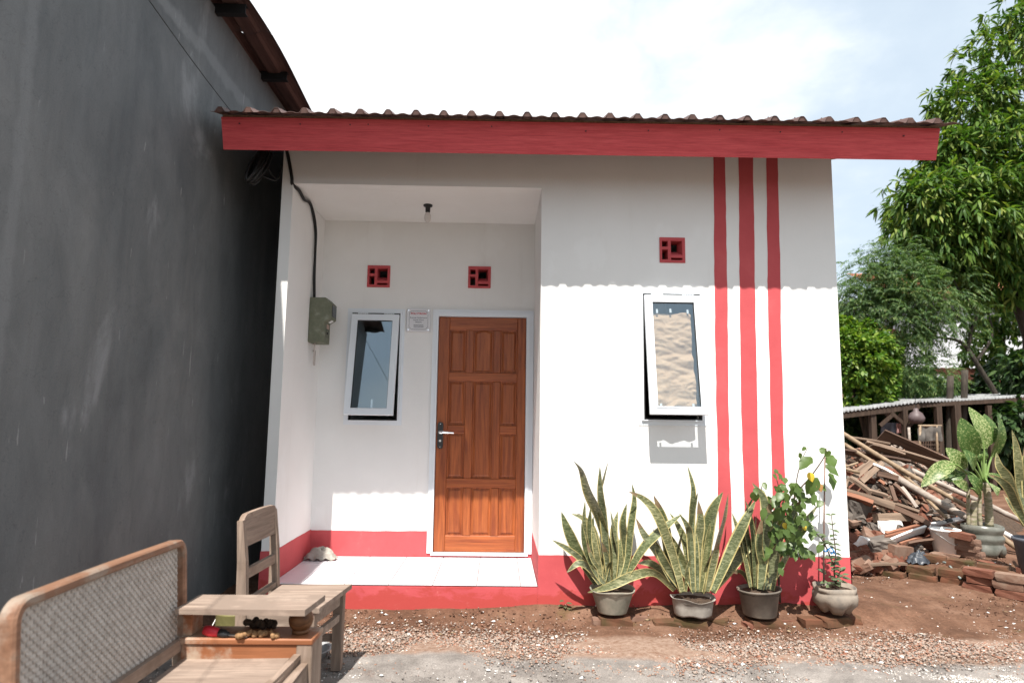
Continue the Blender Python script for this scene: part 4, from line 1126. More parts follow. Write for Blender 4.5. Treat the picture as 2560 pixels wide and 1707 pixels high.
# seat, front rail, side
b = MB(); b.hexa([(-1.23, BY0 + .02, .325), (-.835, BY0 + .02, .330), (-.800, -1.895, .335), (-1.22, -1.93, .328), (-1.23, BY0 + .02, .348), (-.835, BY0 + .02, .352), (-.800, -1.895, .360), (-1.22, -1.93, .352)]); b.build('seat', M['wood_grey_x'], BN)
b = MB(); b.bar((-.815, BY0 + .03, .362), (-.772, -1.955, .366), .026, .018); b.build('seat_slat', M['wood_grey_y'], BN)
b = MB(); b.bar((-.788, BY0 + .03, .352), (-.775, -1.955, .352), .022, .018); b.build('seat_slat', M['wood_grey_y'], BN)
b = MB(); b.bar((-.752, BY0 + .03, .30), (-.752, -1.945, .30), .045, .085); b.build('front_rail', M['wood_grey_y'], BN)
for yy in (-1.958, BY0 - .09):
    b = MB(); b.cbox(-.778, -.716, yy, yy + .155, 0, .428, .004); b.build('leg', M['wood_grey'], BN)
    b = MB(); b.cbox(-1.225, -.7755, yy + .004, yy + .03, .20, .408, .003); b.build('side_panel', M['wood_orange'], BN)
    b = MB(); b.cbox(-1.235, -.714, yy - .004, yy + .157, .4085, .432, .004); b.build('side_rail', M['wood_orange'], BN)
    b = MB(); b.cbox(-1.25, -1.195, yy + .02, yy + .12, .4325, .533, .004); b.build('arm_support', M['wood_orange'], BN)
    b = MB(); b.hexa([(-1.235, yy - .045, .533), (-.735, yy - .055, .533), (-.715, yy + .165, .533), (-1.235, yy + .165, .533), (-1.235, yy - .045, .553), (-.735, yy - .055, .556), (-.715, yy + .165, .556), (-1.235, yy + .165, .553)]); b.build('armrest', [M['wood_grey_x']], BN)
    b = MB(); b.lathe([(0, 0), (.034, .002), (.036, .010), (.028, .018)], (-.785, yy + .075, .432), 18); b.sphere((-.785, yy + .075, .484), .0485, 18, 12); b.build('turned_ball', M['dark_wood'], BN, True)
    b = MB(); b.cbox(-1.26, -1.20, yy + .02, yy + .08, 0, .4085, .004); b.build('leg', M['wood_orange'], BN)

CH = thing('chair', 'unpainted wooden chair standing between the bench and the porch', 'chair', (-.98, -1.27, 0))
FF, FN, BF, BNR = (-.800, -1.065), (-.842, -1.455), (-1.155, -1.095), (-1.168, -1.490)
for p in (FF, FN):
    b = MB(); b.bar((p[0] - .022, p[1], 0), (p[0] - .022, p[1], .395), .05, .05, up=(0, 1, 0), w2=.052, h2=.052); b.build('leg', M['wood_grey'], CH)
for p in (BF, BNR):
    b = MB(); P_ = [Vector((p[0] + .01, p[1], 0)), Vector((p[0], p[1], .40)), Vector((p[0] - .010, p[1], .62)), Vector((p[0] - .028, p[1], .81))]
    for a, c, w0, w1 in ((0, 1, .045, .048), (1, 2, .048, .04), (2, 3, .04, .028)): b.bar(P_[a], P_[c], .036, w0, up=(1, 0, 0), h2=w1)
    b.build('leg', M['wood_grey'], CH)
b = MB(); b.hexa([(-1.135, -1.475, .396), (-.815, -1.49, .396), (-.765, -1.04, .396), (-1.125, -1.07, .396), (-1.135, -1.475, .420), (-.815, -1.49, .420), (-.765, -1.04, .420), (-1.125, -1.07, .420)]); b.build('seat', M['wood_grey_x'], CH)
def crossbar(nm, z0, z1, xo, t, mat='wood_grey_y', ext=.0):
    bb = MB(); zc = (z0 + z1) / 2
    bb.bar((BNR[0] + xo, BNR[1] + .018 - ext, zc), (BF[0] + xo, BF[1] - .018 + ext, zc), t, z1 - z0, up=(0, 0, 1)); bb.build(nm, M[mat], CH)
crossbar('back_rail', .54, .585, -.006, .022)
crossbar('back_rail', .4205, .445, .002, .026)
# shaped head rail
b = MB(); n = 20
def hr(t):
    e = min(t, 1 - t); s = 0 if e < .04 else (.022 if e < .09 else .030)
    return .803 + s + .006 * math.sin(math.pi * t)
rows = []
for i in range(n + 1):
    t = i / n; y = BNR[1] - .012 + (BF[1] - BNR[1] + .024) * t; x = BNR[0] + (BF[0] - BNR[0]) * t
    rows.append(b.addv([(x - .028, y, .688), (x - .004, y, .688), (x - .014, y, hr(t)), (x - .038, y, hr(t))]))
for a, c in zip(rows, rows[1:]):
    for k in range(4): b.face((a + k, a + (k + 1) % 4, c + (k + 1) % 4, c + k))
b.face([rows[0] + k for k in range(4)]); b.face([rows[-1] + k for k in (3, 2, 1, 0)])
b.build('head_rail', M['wood_grey_y'], CH)
def rail(nm, p, q, z0, z1, t):
    bb = MB(); bb.bar((p[0], p[1], (z0 + z1) / 2), (q[0], q[1], (z0 + z1) / 2), t, z1 - z0); bb.build(nm, M['wood_grey_x'], CH)
rail('apron', (BNR[0] + .02, BNR[1]), (FN[0] - .045, FN[1]), .325, .392, .022)
rail('apron', (BF[0] + .02, BF[1]), (FF[0] - .045, FF[1]), .325, .392, .022)
rail('apron', (FN[0] - .022, FN[1] + .024), (FF[0] - .022, FF[1] - .024), .325, .392, .022)
rail('stretcher', (FN[0] - .022, FN[1] + .026), (FF[0] - .022, FF[1] - .026), .245, .28, .022)
rail('stretcher', (BF[0] + .02, BF[1]), (FF[0] - .045, FF[1]), .14, .175, .022)
rail('stretcher', (BNR[0] + .02, BNR[1]), (FN[0] - .045, FN[1]), .14, .175, .022)

# tool, roots and can by the bench
ZT = .4325
T_ = thing('hand_tool', 'hand tool with a red and black grip lying on the bench side rail', 'tool', atz(500, 1575, ZT))
p, q = atz(512, 1574, ZT + .022), atz(550, 1581, ZT + .015)
b = MB(); b.tube([p, p.lerp(q, .4), q], [.017, .021, .015], 12); b.build('grip', M['sold_red'], T_, True)
q2 = atz(572, 1586, ZT + .011)
b = MB(); b.tube([q, q.lerp(q2, .5), q2], [.017, .016, .009], 12); b.build('collar', M['black_plastic'], T_, True)
q3 = atz(618, 1590, ZT + .006)
b = MB(); b.tube([q2, q3], [.0055, .005], 8); b.build('shaft', M['steel'], T_, True)
G_ = thing('root_pieces', 'knobbly brown roots piled on the bench side rail', 'roots', atz(650, 1586, ZT))
r = random.Random(8)
for k in range(9):
    b = MB(); c = atz(598 + k * 10.5 + r.uniform(-2, 2), 1587 + r.uniform(-4, 4), ZT + .009)
    for j in range(3): b.sphere((c.x + r.uniform(-.012, .012), c.y + r.uniform(-.006, .010), ZT + .011 + r.uniform(-.002, .006)), r.uniform(.008, .013), 8, 6)
    b.build('root', M['ginger'], G_, True)
b = MB()
for k in range(34):
    c = atz(r.uniform(615, 690), 1570 + r.uniform(-5, 3), ZT); b.sphere((c.x, c.y, ZT + .008 + .018 * r.random()), r.uniform(.009, .016), 7, 5)
tag(b.build('soil_clump', M['soil'], G_, True), kind='stuff')
C_ = thing('paint_can', 'yellow green tin behind the bench armrest', 'can', (-1.33, -1.12, 0))
b = MB(); b.lathe([(0, 0), (.098, 0), (.102, .006), (.100, .02), (.100, .29), (.104, .30), (.104, .308), (.096, .308), (.094, .28), (0, .28)], (-1.33, -1.12, 0), 28); b.build('tin', M['can'], C_, True)
b = MB(); b.tube(catmull([(-1.432, -1.12, .27), (-1.43, -1.20, .20), (-1.33, -1.235, .16), (-1.23, -1.20, .20), (-1.228, -1.12, .27)], 6), .003, 6); b.build('handle', M['steel'], C_)
# a bowl left under the chair
b = MB(); c = (-1.0, -.93, 0); b.lathe([(0, .004), (.075, .004), (.105, .05), (.118, .056), (.118, .062), (.10, .056), (.07, .012), (0, .012)], c, 24)
tag(b.build('steel_bowl', M['zinc'], None, True), 'shallow metal bowl on the ground behind the chair', 'bowl')

# ================================================================== POTTED PLANTS
def leafstrip(pts, wid, face, edge=.24, nseg=5, prof=None, cup=.16, mats=None):
    """a long leaf: five points across, pale margins as a second material"""
    P_ = catmull(pts, nseg); n = len(P_); bb = MB(); rows = []
    L = [0]
    for a, c in zip(P_, P_[1:]): L.append(L[-1] + (c - a).length)
    for i, p in enumerate(P_):
        t = L[i] / L[-1]
        tg = (P_[min(n - 1, i + 1)] - P_[max(0, i - 1)]).normalized()
        s = tg.cross(face).normalized(); nn = s.cross(tg)
        k = prof(t) if prof else (.55 + .45 * math.sin(min(1, t / .55) * math.pi / 2)) * (1 if t < .6 else max(.02, math.cos((t - .6) / .4 * math.pi / 2) ** .8))
        h = wid * k / 2
        c = cup * h
        rows.append(bb.addv([p - s * h + nn * c, p - s * h * (1 - edge) + nn * c * .7, p, p + s * h * (1 - edge) + nn * c * .7, p + s * h + nn * c]))
    for a, c in zip(rows, rows[1:]):
        for q in range(4):
            bb.mi = 1 if q in (0, 3) else 0
            bb.face((a + q, a + q + 1, c + q + 1, c + q))
    return bb
def snake_plant(root, leaves, conv, yb, seed, spread_=.10):
    r = random.Random(seed)
    for pts, wpx in leaves:
        n = len(pts); y0 = yb + r.uniform(-.045, .045); y1 = yb + r.uniform(-spread_, spread_ * .7)
        W3 = []
        for i, (cx, cy) in enumerate(reversed(pts)):     # lists run from tip to base
            sx, sy = conv(cx, cy); t = i / (n - 1)
            W3.append(at(sx, sy, min(-.035 if yb < 0 else 9, y0 + (y1 - y0) * t + .01 * math.sin(i * 2))))
        dist = (W3[0] - CAM).length
        wid = wpx / conv.k / FPX * dist * 1.0
        tw = r.uniform(-1.1, 1.1)
        face = Vector((math.sin(tw), -math.cos(tw), r.uniform(-.1, .3)))
        wid = wid * .84 / max(.6, math.cos(tw))
        bb = leafstrip(W3, wid, face, r.uniform(.15, .29))
        if r.random() < .22:
            nf = len(bb.f)
            for q in range(nf - 12, nf): bb.m[q] = 2
        bb.build('leaf', [M['snake'], M['snake_edge'], M['snake_dry']], root, True)
class Conv:
    def __init__(s, ox, oy, k): s.ox, s.oy, s.k = ox, oy, k
    def __call__(s, cx, cy): return s.ox + cx / s.k, s.oy + cy / s.k
cv4 = Conv(1300, 1000, 2.613)
P1L = [([(350, 395), (402, 460), (445, 600), (520, 760), (580, 980), (588, 1190)], 66), ([(577, 395), (545, 510), (512, 640), (525, 820), (570, 1200)], 42),
       ([(522, 430), (527, 600), (548, 780), (585, 1205)], 52), ([(270, 728), (312, 850), (382, 1000), (500, 1200)], 78),
       ([(335, 740), (430, 785), (492, 900), (545, 1200)], 56), ([(210, 912), (325, 980), (420, 1060), (520, 1200)], 42),
       ([(305, 1125), (390, 1062), (470, 1110), (560, 1205)], 46), ([(732, 545), (748, 660), (722, 850), (702, 1050), (650, 1205)], 46),
       ([(697, 675), (676, 800), (684, 950), (640, 1200)], 52), ([(640, 725), (615, 850), (622, 1000), (612, 1205)], 56),
       ([(540, 800), (552, 900), (582, 1050), (600, 1205)], 60), ([(425, 655), (418, 800), (445, 950), (530, 1200)], 42),
       ([(460, 700), (452, 850), (482, 1000), (540, 1205)], 56), ([(590, 720), (612, 850), (642, 1000), (625, 1205)], 44),
       ([(1060, 742), (950, 828), (820, 950), (742, 1070), (665, 1200)], 48), ([(480, 760), (470, 900), (520, 1050), (560, 1205)], 60),
       ([(655, 900), (650, 1000), (660, 1100), (630, 1205)], 50), ([(400, 800), (420, 950), (470, 1080), (540, 1205)], 50),
       ([(600, 1050), (580, 1100), (575, 1205)], 40)]
P2L = [([(708, 595), (800, 640), (880, 722), (945, 860), (1010, 1050), (1062, 1250)], 66), ([(873, 620), (932, 760), (962, 900), (992, 1100), (1065, 1255)], 62),
       ([(757, 770), (812, 880), (900, 1000), (1010, 1220)], 56), ([(770, 1065), (850, 1062), (920, 1108), (1020, 1230)], 48),
       ([(1093, 425), (1122, 530), (1132, 610), (1122, 800), (1132, 1250)], 52), ([(1162, 600), (1120, 760), (1116, 900), (1140, 1255)], 60),
       ([(1165, 655), (1182, 800), (1162, 950), (1150, 1255)], 62), ([(1325, 600), (1272, 700), (1232, 850), (1182, 1255)], 70),
       ([(1360, 610), (1332, 760), (1292, 900), (1205, 1255)], 66), ([(1300, 930), (1272, 1020), (1222, 1250)], 60),
       ([(930, 915), (1000, 1020), (1080, 1130), (1140, 1255)], 62), ([(1068, 840), (1032, 950), (1020, 1080), (1030, 1245)], 66),
       ([(978, 735), (1032, 820), (1082, 950), (1122, 1250)], 52), ([(1040, 740), (1092, 820), (1112, 900), (1132, 1250)], 52),
       ([(1555, 918), (1470, 975), (1380, 1080), (1250, 1250)], 76), ([(1540, 650), (1452, 830), (1380, 980), (1262, 1250)], 60),
       ([(1245, 1010), (1216, 1100), (1192, 1250)], 60), ([(440, 1255), (590, 1212), (740, 1145), (880, 1128), (1010, 1240)], 50),
       ([(870, 900), (930, 1030), (990, 1130), (1070, 1250)], 58), ([(1240, 800), (1220, 950), (1180, 1250)], 56)]
P3L = [([(1517, 540), (1590, 640), (1612, 800), (1592, 1000), (1572, 1235)], 72), ([(1384, 735), (1420, 850), (1452, 950), (1505, 1220)], 62),
       ([(1470, 655), (1492, 720), (1522, 900), (1532, 1220)], 46), ([(1545, 750), (1520, 880), (1506, 1000), (1522, 1230)], 70),
       ([(1390, 1125), (1440, 1118), (1482, 1150), (1512, 1215)], 38), ([(1700, 920), (1662, 1030), (1642, 1240)], 66),
       ([(1950, 680), (1872, 780), (1800, 880), (1722, 1050), (1625, 1235)], 48), ([(1850, 620), (1782, 750), (1702, 900), (1622, 1230)], 44),
       ([(1690, 560), (1682, 700), (1642, 900), (1602, 1235)], 48), ([(1640, 640), (1612, 800), (1592, 1000), (1582, 1230)], 56),
       ([(1680, 1000), (1632, 1050), (1602, 1235)], 34), ([(1600, 760), (1560, 900), (1550, 1230)], 60), ([(1530, 620), (1470, 760), (1500, 1000), (1540, 1230)], 54),
       ([(1740, 760), (1690, 880), (1630, 1060), (1600, 1235)], 46)]
def pot_at(sxl, sxr, syb, Yc):
    c = at((sxl + sxr) / 2, syb, Yc); return c.x
POTS = [(1475, 1587, 1500, 1570, 1466, 1538, 'pot_green'), (1679, 1784, 1686, 1775, 1488, 1547, 'pot_white'), (1846, 1952, 1860, 1940, 1466, 1547, 'pot_dark'), (2036, 2139, 2052, 2125, 1460, 1538, 'pot_jug')]
LBL = ['variegated snake plant in a dusty green pot, nearest the porch', 'variegated snake plant in a dented off-white oval pot', 'tall variegated snake plant in a dark grey pot under the red stripes', 'small leafy shrub in a cut-off jug at the corner of the house']
PCEN = []
for k, (rl, rr, bl, br, yt_, yb_, mt) in enumerate(POTS):
    Yc = -.165 if k != 1 else -.175
    s_ = (Vector((at((rl + rr) / 2, yt_, Yc))) - CAM).dot(FW) / FPX
    rt = (rr - rl) / 2 * s_; rbm = (br - bl) / 2 * s_
    c = at((rl + rr) / 2, yb_, Yc - rbm * .9)
    z0 = at((bl + br) / 2, yb_, Yc - rbm * .95).z; ztop = at((rl + rr) / 2, yt_ + 3, Yc).z
    cx = at((rl + rr) / 2, (yt_ + yb_) / 2, Yc).x; H_ = ztop - z0
    PCEN.append((cx, Yc, z0, ztop, rt))
    R_ = thing('potted_snake_plant' if k < 3 else 'potted_shrub', LBL[k], 'potted plant', (cx, Yc, z0), 'pots along the front wall')
    bb = MB()
    if k == 0:
        pr = [(0, .0), (rbm, 0), (rbm * 1.02, .006), (rbm + (rt - rbm) * .72, H_ * .80), (rt * .93, H_ * .90), (rt * .97, H_ * .91), (rt, H_ * .985), (rt * .99, H_), (rt * .93, H_ * .99), (rt * .84, H_ * .70), (0, H_ * .70)]
        wob = lambda r_, z_, a, j: (r_ * (1 + .02 * math.sin(2 * a + 1)), z_ + (.006 * math.sin(3 * a) if z_ > H_ * .9 else 0))
    elif k == 1:
        pr = [(0, .0), (rbm * .97, 0), (rbm, .01), (rbm * 1.05, H_ * .5), (rbm * 1.1, H_ * .9), (rt * 1.0, H_ * .96), (rt * 1.02, H_), (rt * .95, H_ * .985), (rt * .86, H_ * .70), (0, H_ * .70)]
        wob = lambda r_, z_, a, j: (r_ * (1 + .045 * math.cos(2 * a) + .02 * math.sin(5 * a + 2)), z_ + (.008 * math.sin(2 * a + .5) + .004 * math.sin(5 * a) if z_ > H_ * .8 else (.010 * max(0, math.sin(3 * a + 1)) if z_ < .02 else 0)))
    elif k == 2:
        pr = [(0, .0), (rbm * .97, 0), (rbm, .005), (rbm + (rt - rbm) * .65, H_ * .88), (rt * .95, H_ * .90), (rt, H_ * .92), (rt * 1.01, H_), (rt * .96, H_ * .99), (rt * .84, H_ * .70), (0, H_ * .70)]
        wob = lambda r_, z_, a, j: (r_ * (1 + .012 * math.sin(3 * a)), z_ + (.008 * math.sin(a + 2) if z_ > H_ * .8 else 0))
    else:
        pr = [(0, .012), (rbm * .55, .012), (rbm * .92, 0), (rbm * 1.12, .03), (rt * .98, H_ * .34), (rt * 1.02, H_ * .55), (rt * 1.0, H_ * .74), (rt * .955, H_ * .79), (rt * .965, H_ * .82), (rt * .97, H_), (rt * .94, H_), (rt * .90, H_ * .70), (0, H_ * .70)]
        wob = lambda r_, z_, a, j: (r_ * (1 - (.10 * max(0, math.cos(5 * a)) ** 2 if .001 < z_ < H_ * .4 or j == 2 else 0)), z_ + (.028 * max(0, math.cos(5 * a)) ** 3 if j in (2, 3) else (.006 * math.sin(3 * a) if z_ > H_ * .8 else 0)))
    bb.lathe(pr, (cx, Yc, z0), 40, wob); bb.build('pot', M[mt], R_, True)
    bb = MB(); rs_ = random.Random(k)
    bb.lathe([(rt * .93, H_ * .84), (rt * .6, H_ * .87), (rt * .4, H_ * .895), (0, H_ * .905)], (cx, Yc, z0), 20, lambda r_, z_, a, j: (r_, z_ + rs_.uniform(-.006, .006))); bb.build('soil', M['soil'], R_)
    if k < 3:
        LL = list((P1L, P2L, P3L)[k]); rx = random.Random(200 + k); bx, by = ((590, 1200), (1125, 1250), (1570, 1230))[k]
        for q in range(4):
            hh = rx.uniform(200, 480); lean = rx.uniform(-.55, .55); x0_ = bx + rx.uniform(-70, 70); cv_ = rx.uniform(-40, 40)
            LL.append(([(x0_ + lean * hh, by - hh), (x0_ + lean * hh * .55 + cv_, by - hh * .6), (x0_ + lean * hh * .2 + cv_ * .5, by - hh * .25), (x0_, by)], rx.uniform(32, 58)))
        snake_plant(R_, LL, cv4, Yc, 30 + k)
    else: SHRUB = R_

# broad leaves
def ovate(c, size, direction, nrm, mat, parent, asp=.62, name='leaf', tip=.35, wave=.0):
    d = Vector(direction).normalized(); n_ = Vector(nrm); s = d.cross(n_).normalized(); n_ = s.cross(d)
    L = size; W_ = size * asp / 2; bb = MB()
    st = [(0, .06), (.12, .62), (.30, .97), (.50, 1.0), (.70, .72), (.87, .33), (1.0, .0)]
    rows = []
    for t, wf in st:
        p = Vector(c) + d * L * t - n_ * L * .16 * t * t
        h = W_ * wf; up_ = n_ * h * .22
        wv = n_ * (wave * math.sin(t * 14) * h)
        rows.append(bb.addv([p - s * h + up_ + wv, p, p + s * h + up_ - wv]))
    for a, e in zip(rows, rows[1:]):
        for q in range(2): bb.face((a + q, a + q + 1, e + q + 1, e + q))
    return bb.build(name, mat, parent, True)
# small shrub in the fourth pot, its cane and the blue string
cx, Yc, z0, zt, rt = PCEN[3]
r = random.Random(71)
def stemline(pts, y0, y1, rad, parent, mat=M['stem'], nm='stem'):
    P_ = [at(*cv4(*p), y0 + (y1 - y0) * i / (len(pts) - 1)) for i, p in enumerate(pts)]
    P_ = catmull(P_, 4); bb = MB(); bb.tube(P_, [rad * (1 - .6 * i / len(P_)) for i in range(len(P_))], 6); bb.build(nm, mat, parent, True); return P_
st1 = stemline([(2062, 1210), (2052, 1100), (2062, 1000), (2048, 880), (2034, 750)], Yc, Yc - .02, .006, SHRUB)
st2 = stemline([(2058, 1100), (2000, 960), (1965, 900), (1900, 835)], Yc, Yc - .05, .005, SHRUB)
st3 = stemline([(2062, 1210), (2085, 1130), (2130, 1095)], Yc, Yc - .03, .005, SHRUB)
for P_, cnt in ((st1, 15), (st2, 9), (st3, 6)):
    for k in range(cnt):
        t = .12 + .88 * k / (cnt - 1); p = P_[min(len(P_) - 1, int(t * (len(P_) - 1)))]
        for sg in (-1, 1):
            if r.random() < .12: continue
            d = Vector((sg * r.uniform(.5, 1), r.uniform(-.7, .5), r.uniform(-.2, .6)))
            ovate(p, r.uniform(.032, .055) * (1.15 - .35 * t), d, (r.uniform(-.3, .3), -.5, 1), M['leaf_small'], SHRUB, .58)
for k in range(16):
    a = r.uniform(0, 6.28); p = Vector((cx + .05 * math.cos(a), Yc + .05 * math.sin(a), zt + r.uniform(0, .09)))
    ovate(p, r.uniform(.04, .06), (math.cos(a), math.sin(a), r.uniform(-.1, .5)), (0, -.4, 1), M['leaf_small'], SHRUB, .6)
b = MB(); b.tube([at(*cv4(1984, 1205), Yc - .01), at(*cv4(1986, 800), Yc), at(*cv4(1992, 372), Yc + .01)], [.0058, .0052, .0045], 8)
b.build('cane', M['cane'], SHRUB, True)
b = MB(); pts = [at(*cv4(1975 + 11 * i, 962 + 20 * math.sin(i * .9) + 4 * i), Yc - .015 - .008 * math.sin(i * 2.1)) for i in range(9)]; b.tube(catmull(pts, 4), .0042, 6)
pts = [at(*cv4(1990 + 9 * i, 975 + 14 * math.sin(i * 1.4 + 1) + 3 * i), Yc - .02 + .006 * math.sin(i * 1.3)) for i in range(8)]; b.tube(catmull(pts, 4), .0036, 6)
tag(b.build('blue_string', M['blue_string'], None, True), 'blue string tying the small shrub to its cane', 'string')
# hibiscus-like shrub rooted by the wall behind the third pot
HB = thing('flowering_shrub', 'leggy green shrub with yellowing leaves behind the dark grey pot', 'shrub', at(*cv4(1700, 1330), -.05))
yh = -.07
s1 = stemline([(1700, 1320), (1690, 1080), (1725, 880), (1800, 625), (1895, 505), (1985, 375), (2000, 315)], yh, yh - .20, .007, HB)
s2 = stemline([(1720, 900), (1745, 760), (1700, 600), (1662, 465)], yh - .04, yh - .10, .005, HB)
s3 = stemline([(1700, 1000), (1765, 905), (1850, 865), (1905, 800)], yh - .03, yh - .13, .005, HB)
s4 = stemline([(1790, 640), (1815, 480), (1850, 370), (1880, 310)], yh - .06, yh - .09, .004, HB)
s5 = stemline([(1700, 980), (1640, 800), (1590, 640), (1575, 560)], yh - .03, yh - .14, .005, HB)
r = random.Random(72)
HL = [(1870, 315, 26), (1825, 352, 30), (1900, 395, 85), (1955, 330, 45), (2030, 345, 40), (2012, 378, 75), (1945, 535, 95), (1995, 445, 75), (2022, 500, 85), (1660, 460, 28), (1652, 492, 34), (1700, 492, 36), (1725, 520, 45),
      (1590, 548, 40), (1545, 600, 62), (1622, 650, 82), (1690, 640, 75), (1752, 580, 80), (1660, 572, 40), (1722, 735, 82), (1790, 722, 60), (1835, 765, 55), (1702, 785, 72), (1672, 855, 60), (1762, 872, 60), (1802, 862, 62), (1850, 820, 60),
      (1682, 932, 56), (1752, 935, 60), (1792, 992, 62), (1832, 902, 50), (1875, 852, 48), (1905, 875, 44), (1715, 1070, 55), (1690, 1105, 40), (1780, 800, 60), (1745, 690, 66), (1800, 600, 50), (1600, 720, 60), (1560, 660, 48), (1650, 760, 60), (1730, 620, 55), (1770, 660, 60)]
for cx_, cy_, sz in HL + [(r.gauss(1750, 80), r.uniform(560, 1010), r.uniform(34, 60)) for _ in range(105)]:
    L_ = sz / 2.613 / FPX * 4.5
    p = at(*cv4(cx_, cy_ - sz * .3), yh - r.uniform(.04, .30))
    d = Vector((r.uniform(-.8, .8), r.uniform(-.8, .2), -r.uniform(.1, 1.0)))
    ovate(p, L_ * 1.35, d, (r.uniform(-.5, .5), -.8, r.uniform(.2, 1)), M['leaf_a'], HB, r.uniform(.5, .78), wave=.25)
for cx_, cy_, sz, mt in ((1885, 490, 62, 'leaf_y'), (1945, 560, 55, 'leaf_o'), (1720, 812, 42, 'leaf_y'), (1850, 825, 36, 'leaf_y')):
    ovate(at(*cv4(cx_, cy_ - sz * .3), yh - .24), sz / 2.613 / FPX * 4.5, (.3, -.3, -.9), (0, -1, .3), M[mt], HB, .8)
# a seedling at the foot of the wall
W_ = thing('seedling', 'tiny green seedling growing at the foot of the red wall', 'plant', (at(1410, 1515, -.02)))
for dx, dz in ((-.02, .03), (.03, .015), (.0, -.01), (.02, -.02), (-.03, 0)):
    p = at(1412, 1512, -.03); ovate(p + Vector((dx * .3, 0, dz)), .05, (dx * 20, -.5, .1), (0, -.3, 1), M['leaf_small'], W_, .5)

# ================================================================== BRICKS, RUBBLE AND TIMBER
def copy_to(src, name, loc, rot, scale=(1, 1, 1), mat=None):
    o = bpy.data.objects.new(name, src); COL.objects.link(o)
    o.location = loc; o.rotation_euler = rot; o.scale = scale
    return o
def rough_mesh(name, sx, sy, sz, seed, mat, chip=.12, jit=.05, cuts=1):
    bm = bmesh.new(); bmesh.ops.create_cube(bm, size=1.0)
    r = random.Random(seed)
    if cuts: bmesh.ops.subdivide_edges(bm, edges=list(bm.edges), cuts=cuts, use_grid_fill=True)
    for v in bm.verts:
        v.co += Vector((r.uniform(-jit, jit), r.uniform(-jit, jit), r.uniform(-jit, jit)))
        corner = sum(abs(abs(c) - .5) < .12 for c in v.co)
        if corner == 3 and r.random() < .6: v.co *= 1 - r.uniform(.3, 1) * chip
        v.co = Vector((v.co.x * sx, v.co.y * sy, v.co.z * sz))
    me = bpy.data.meshes.new(name); bm.to_mesh(me); bm.free(); me.materials.append(mat); return me
BR = [rough_mesh('brick', .20, .098, .055, k, M[m_], .10, .022) for k, m_ in enumerate(('brick', 'brick', 'brick_tan', 'brick_tan', 'brick_moss', 'brick_moss'))]
HALF = [rough_mesh('broken_brick', .12, .095, .058, 20 + k, M[('brick', 'brick', 'brick_tan', 'brick')[k]], .26, .055, 2) for k in range(4)]
CHK = [rough_mesh('chunk', .2, .16, .13, 30 + k, M['chunk'], .22, .055, 4) for k in range(3)]

# bricks under the pots
LB = ['brick half sunk in the soil under the green pot', 'mossy brick under the dented off-white pot', 'brick half sunk in the soil under the dark grey pot', 'mossy brick under the cut-off jug']
for k, (cx, Yc, z0, zt, rt) in enumerate(PCEN):
    o = copy_to(BR[(5, 4, 4, 5)[k]], 'brick', (cx + (.01, -.02, .02, -.03)[k], Yc - .015, z0 - .050), (0, 0, (.08, -.25, .12, .35)[k]), (1.05, 1.25, 1))
    tag(o, LB[k], 'brick', 'bricks under the pots')
    r = random.Random(k)
    for j in range(2):
        o = copy_to(BR[(2, 5, 0, 4)[k]], 'brick', (cx + r.uniform(-.09, .09) + (.16 if j else -.10), Yc + (.06 if j else -.02) + r.uniform(-.01, .01), z0 - .064 - .006 * j), (r.uniform(-.05, .05), r.uniform(-.06, .06), r.uniform(-.6, .6)))
        tag(o, 'worn brick sunk in the soil %s %s' % ('just right of' if j else 'just left of', ('the green pot', 'the dented off-white pot', 'the dark grey pot', 'the cut-off jug')[k]), 'brick', 'bricks sunk between the pots')

# mound of rubble behind and to the right of the house
def mound(x, y):
    x = np.asarray(x, dtype=float); y = np.asarray(y, dtype=float)
    prof = np.interp(y, [1.15, 1.3, 1.75, 2.2, 2.8, 3.3, 4.2, 5.0], [0, .06, .33, .66, 1.03, 1.08, .7, 0])
    xx = x - (y - 1.3) * .62
    side = np.interp(xx, [2.4, 2.7, 3.6, 4.0, 4.5, 5.3], [.3, .9, 1, .72, .42, 0])
    return prof * side
xs = np.linspace(2.5, 7.2, 120); ys = np.linspace(1.0, 5.2, 90)
X, Y = np.meshgrid(xs, ys); Z = mound(X, Y) + (smooth_noise(90, 120, 1.5, 31) * .022 + smooth_noise(90, 120, 4, 32) * .02) * (mound(X, Y) > .02) - .03 + gz(X, Y) * (mound(X, Y) < .02) - .02
i = np.arange(X.size).reshape(X.shape)
o = np_mesh('rubble_heap', np.stack([X, Y, Z], -1).reshape(-1, 3), np.stack([i[:-1, :-1], i[:-1, 1:], i[1:, 1:], i[1:, :-1]], -1).reshape(-1, 4), M['soil'])
tag(o, 'dark core of soil and rubble under the timber heap', 'rubble', kind='stuff')
def mz(x, y): return max(float(mound(x, y)), gzf(x, y) if y < 1.3 else 0)
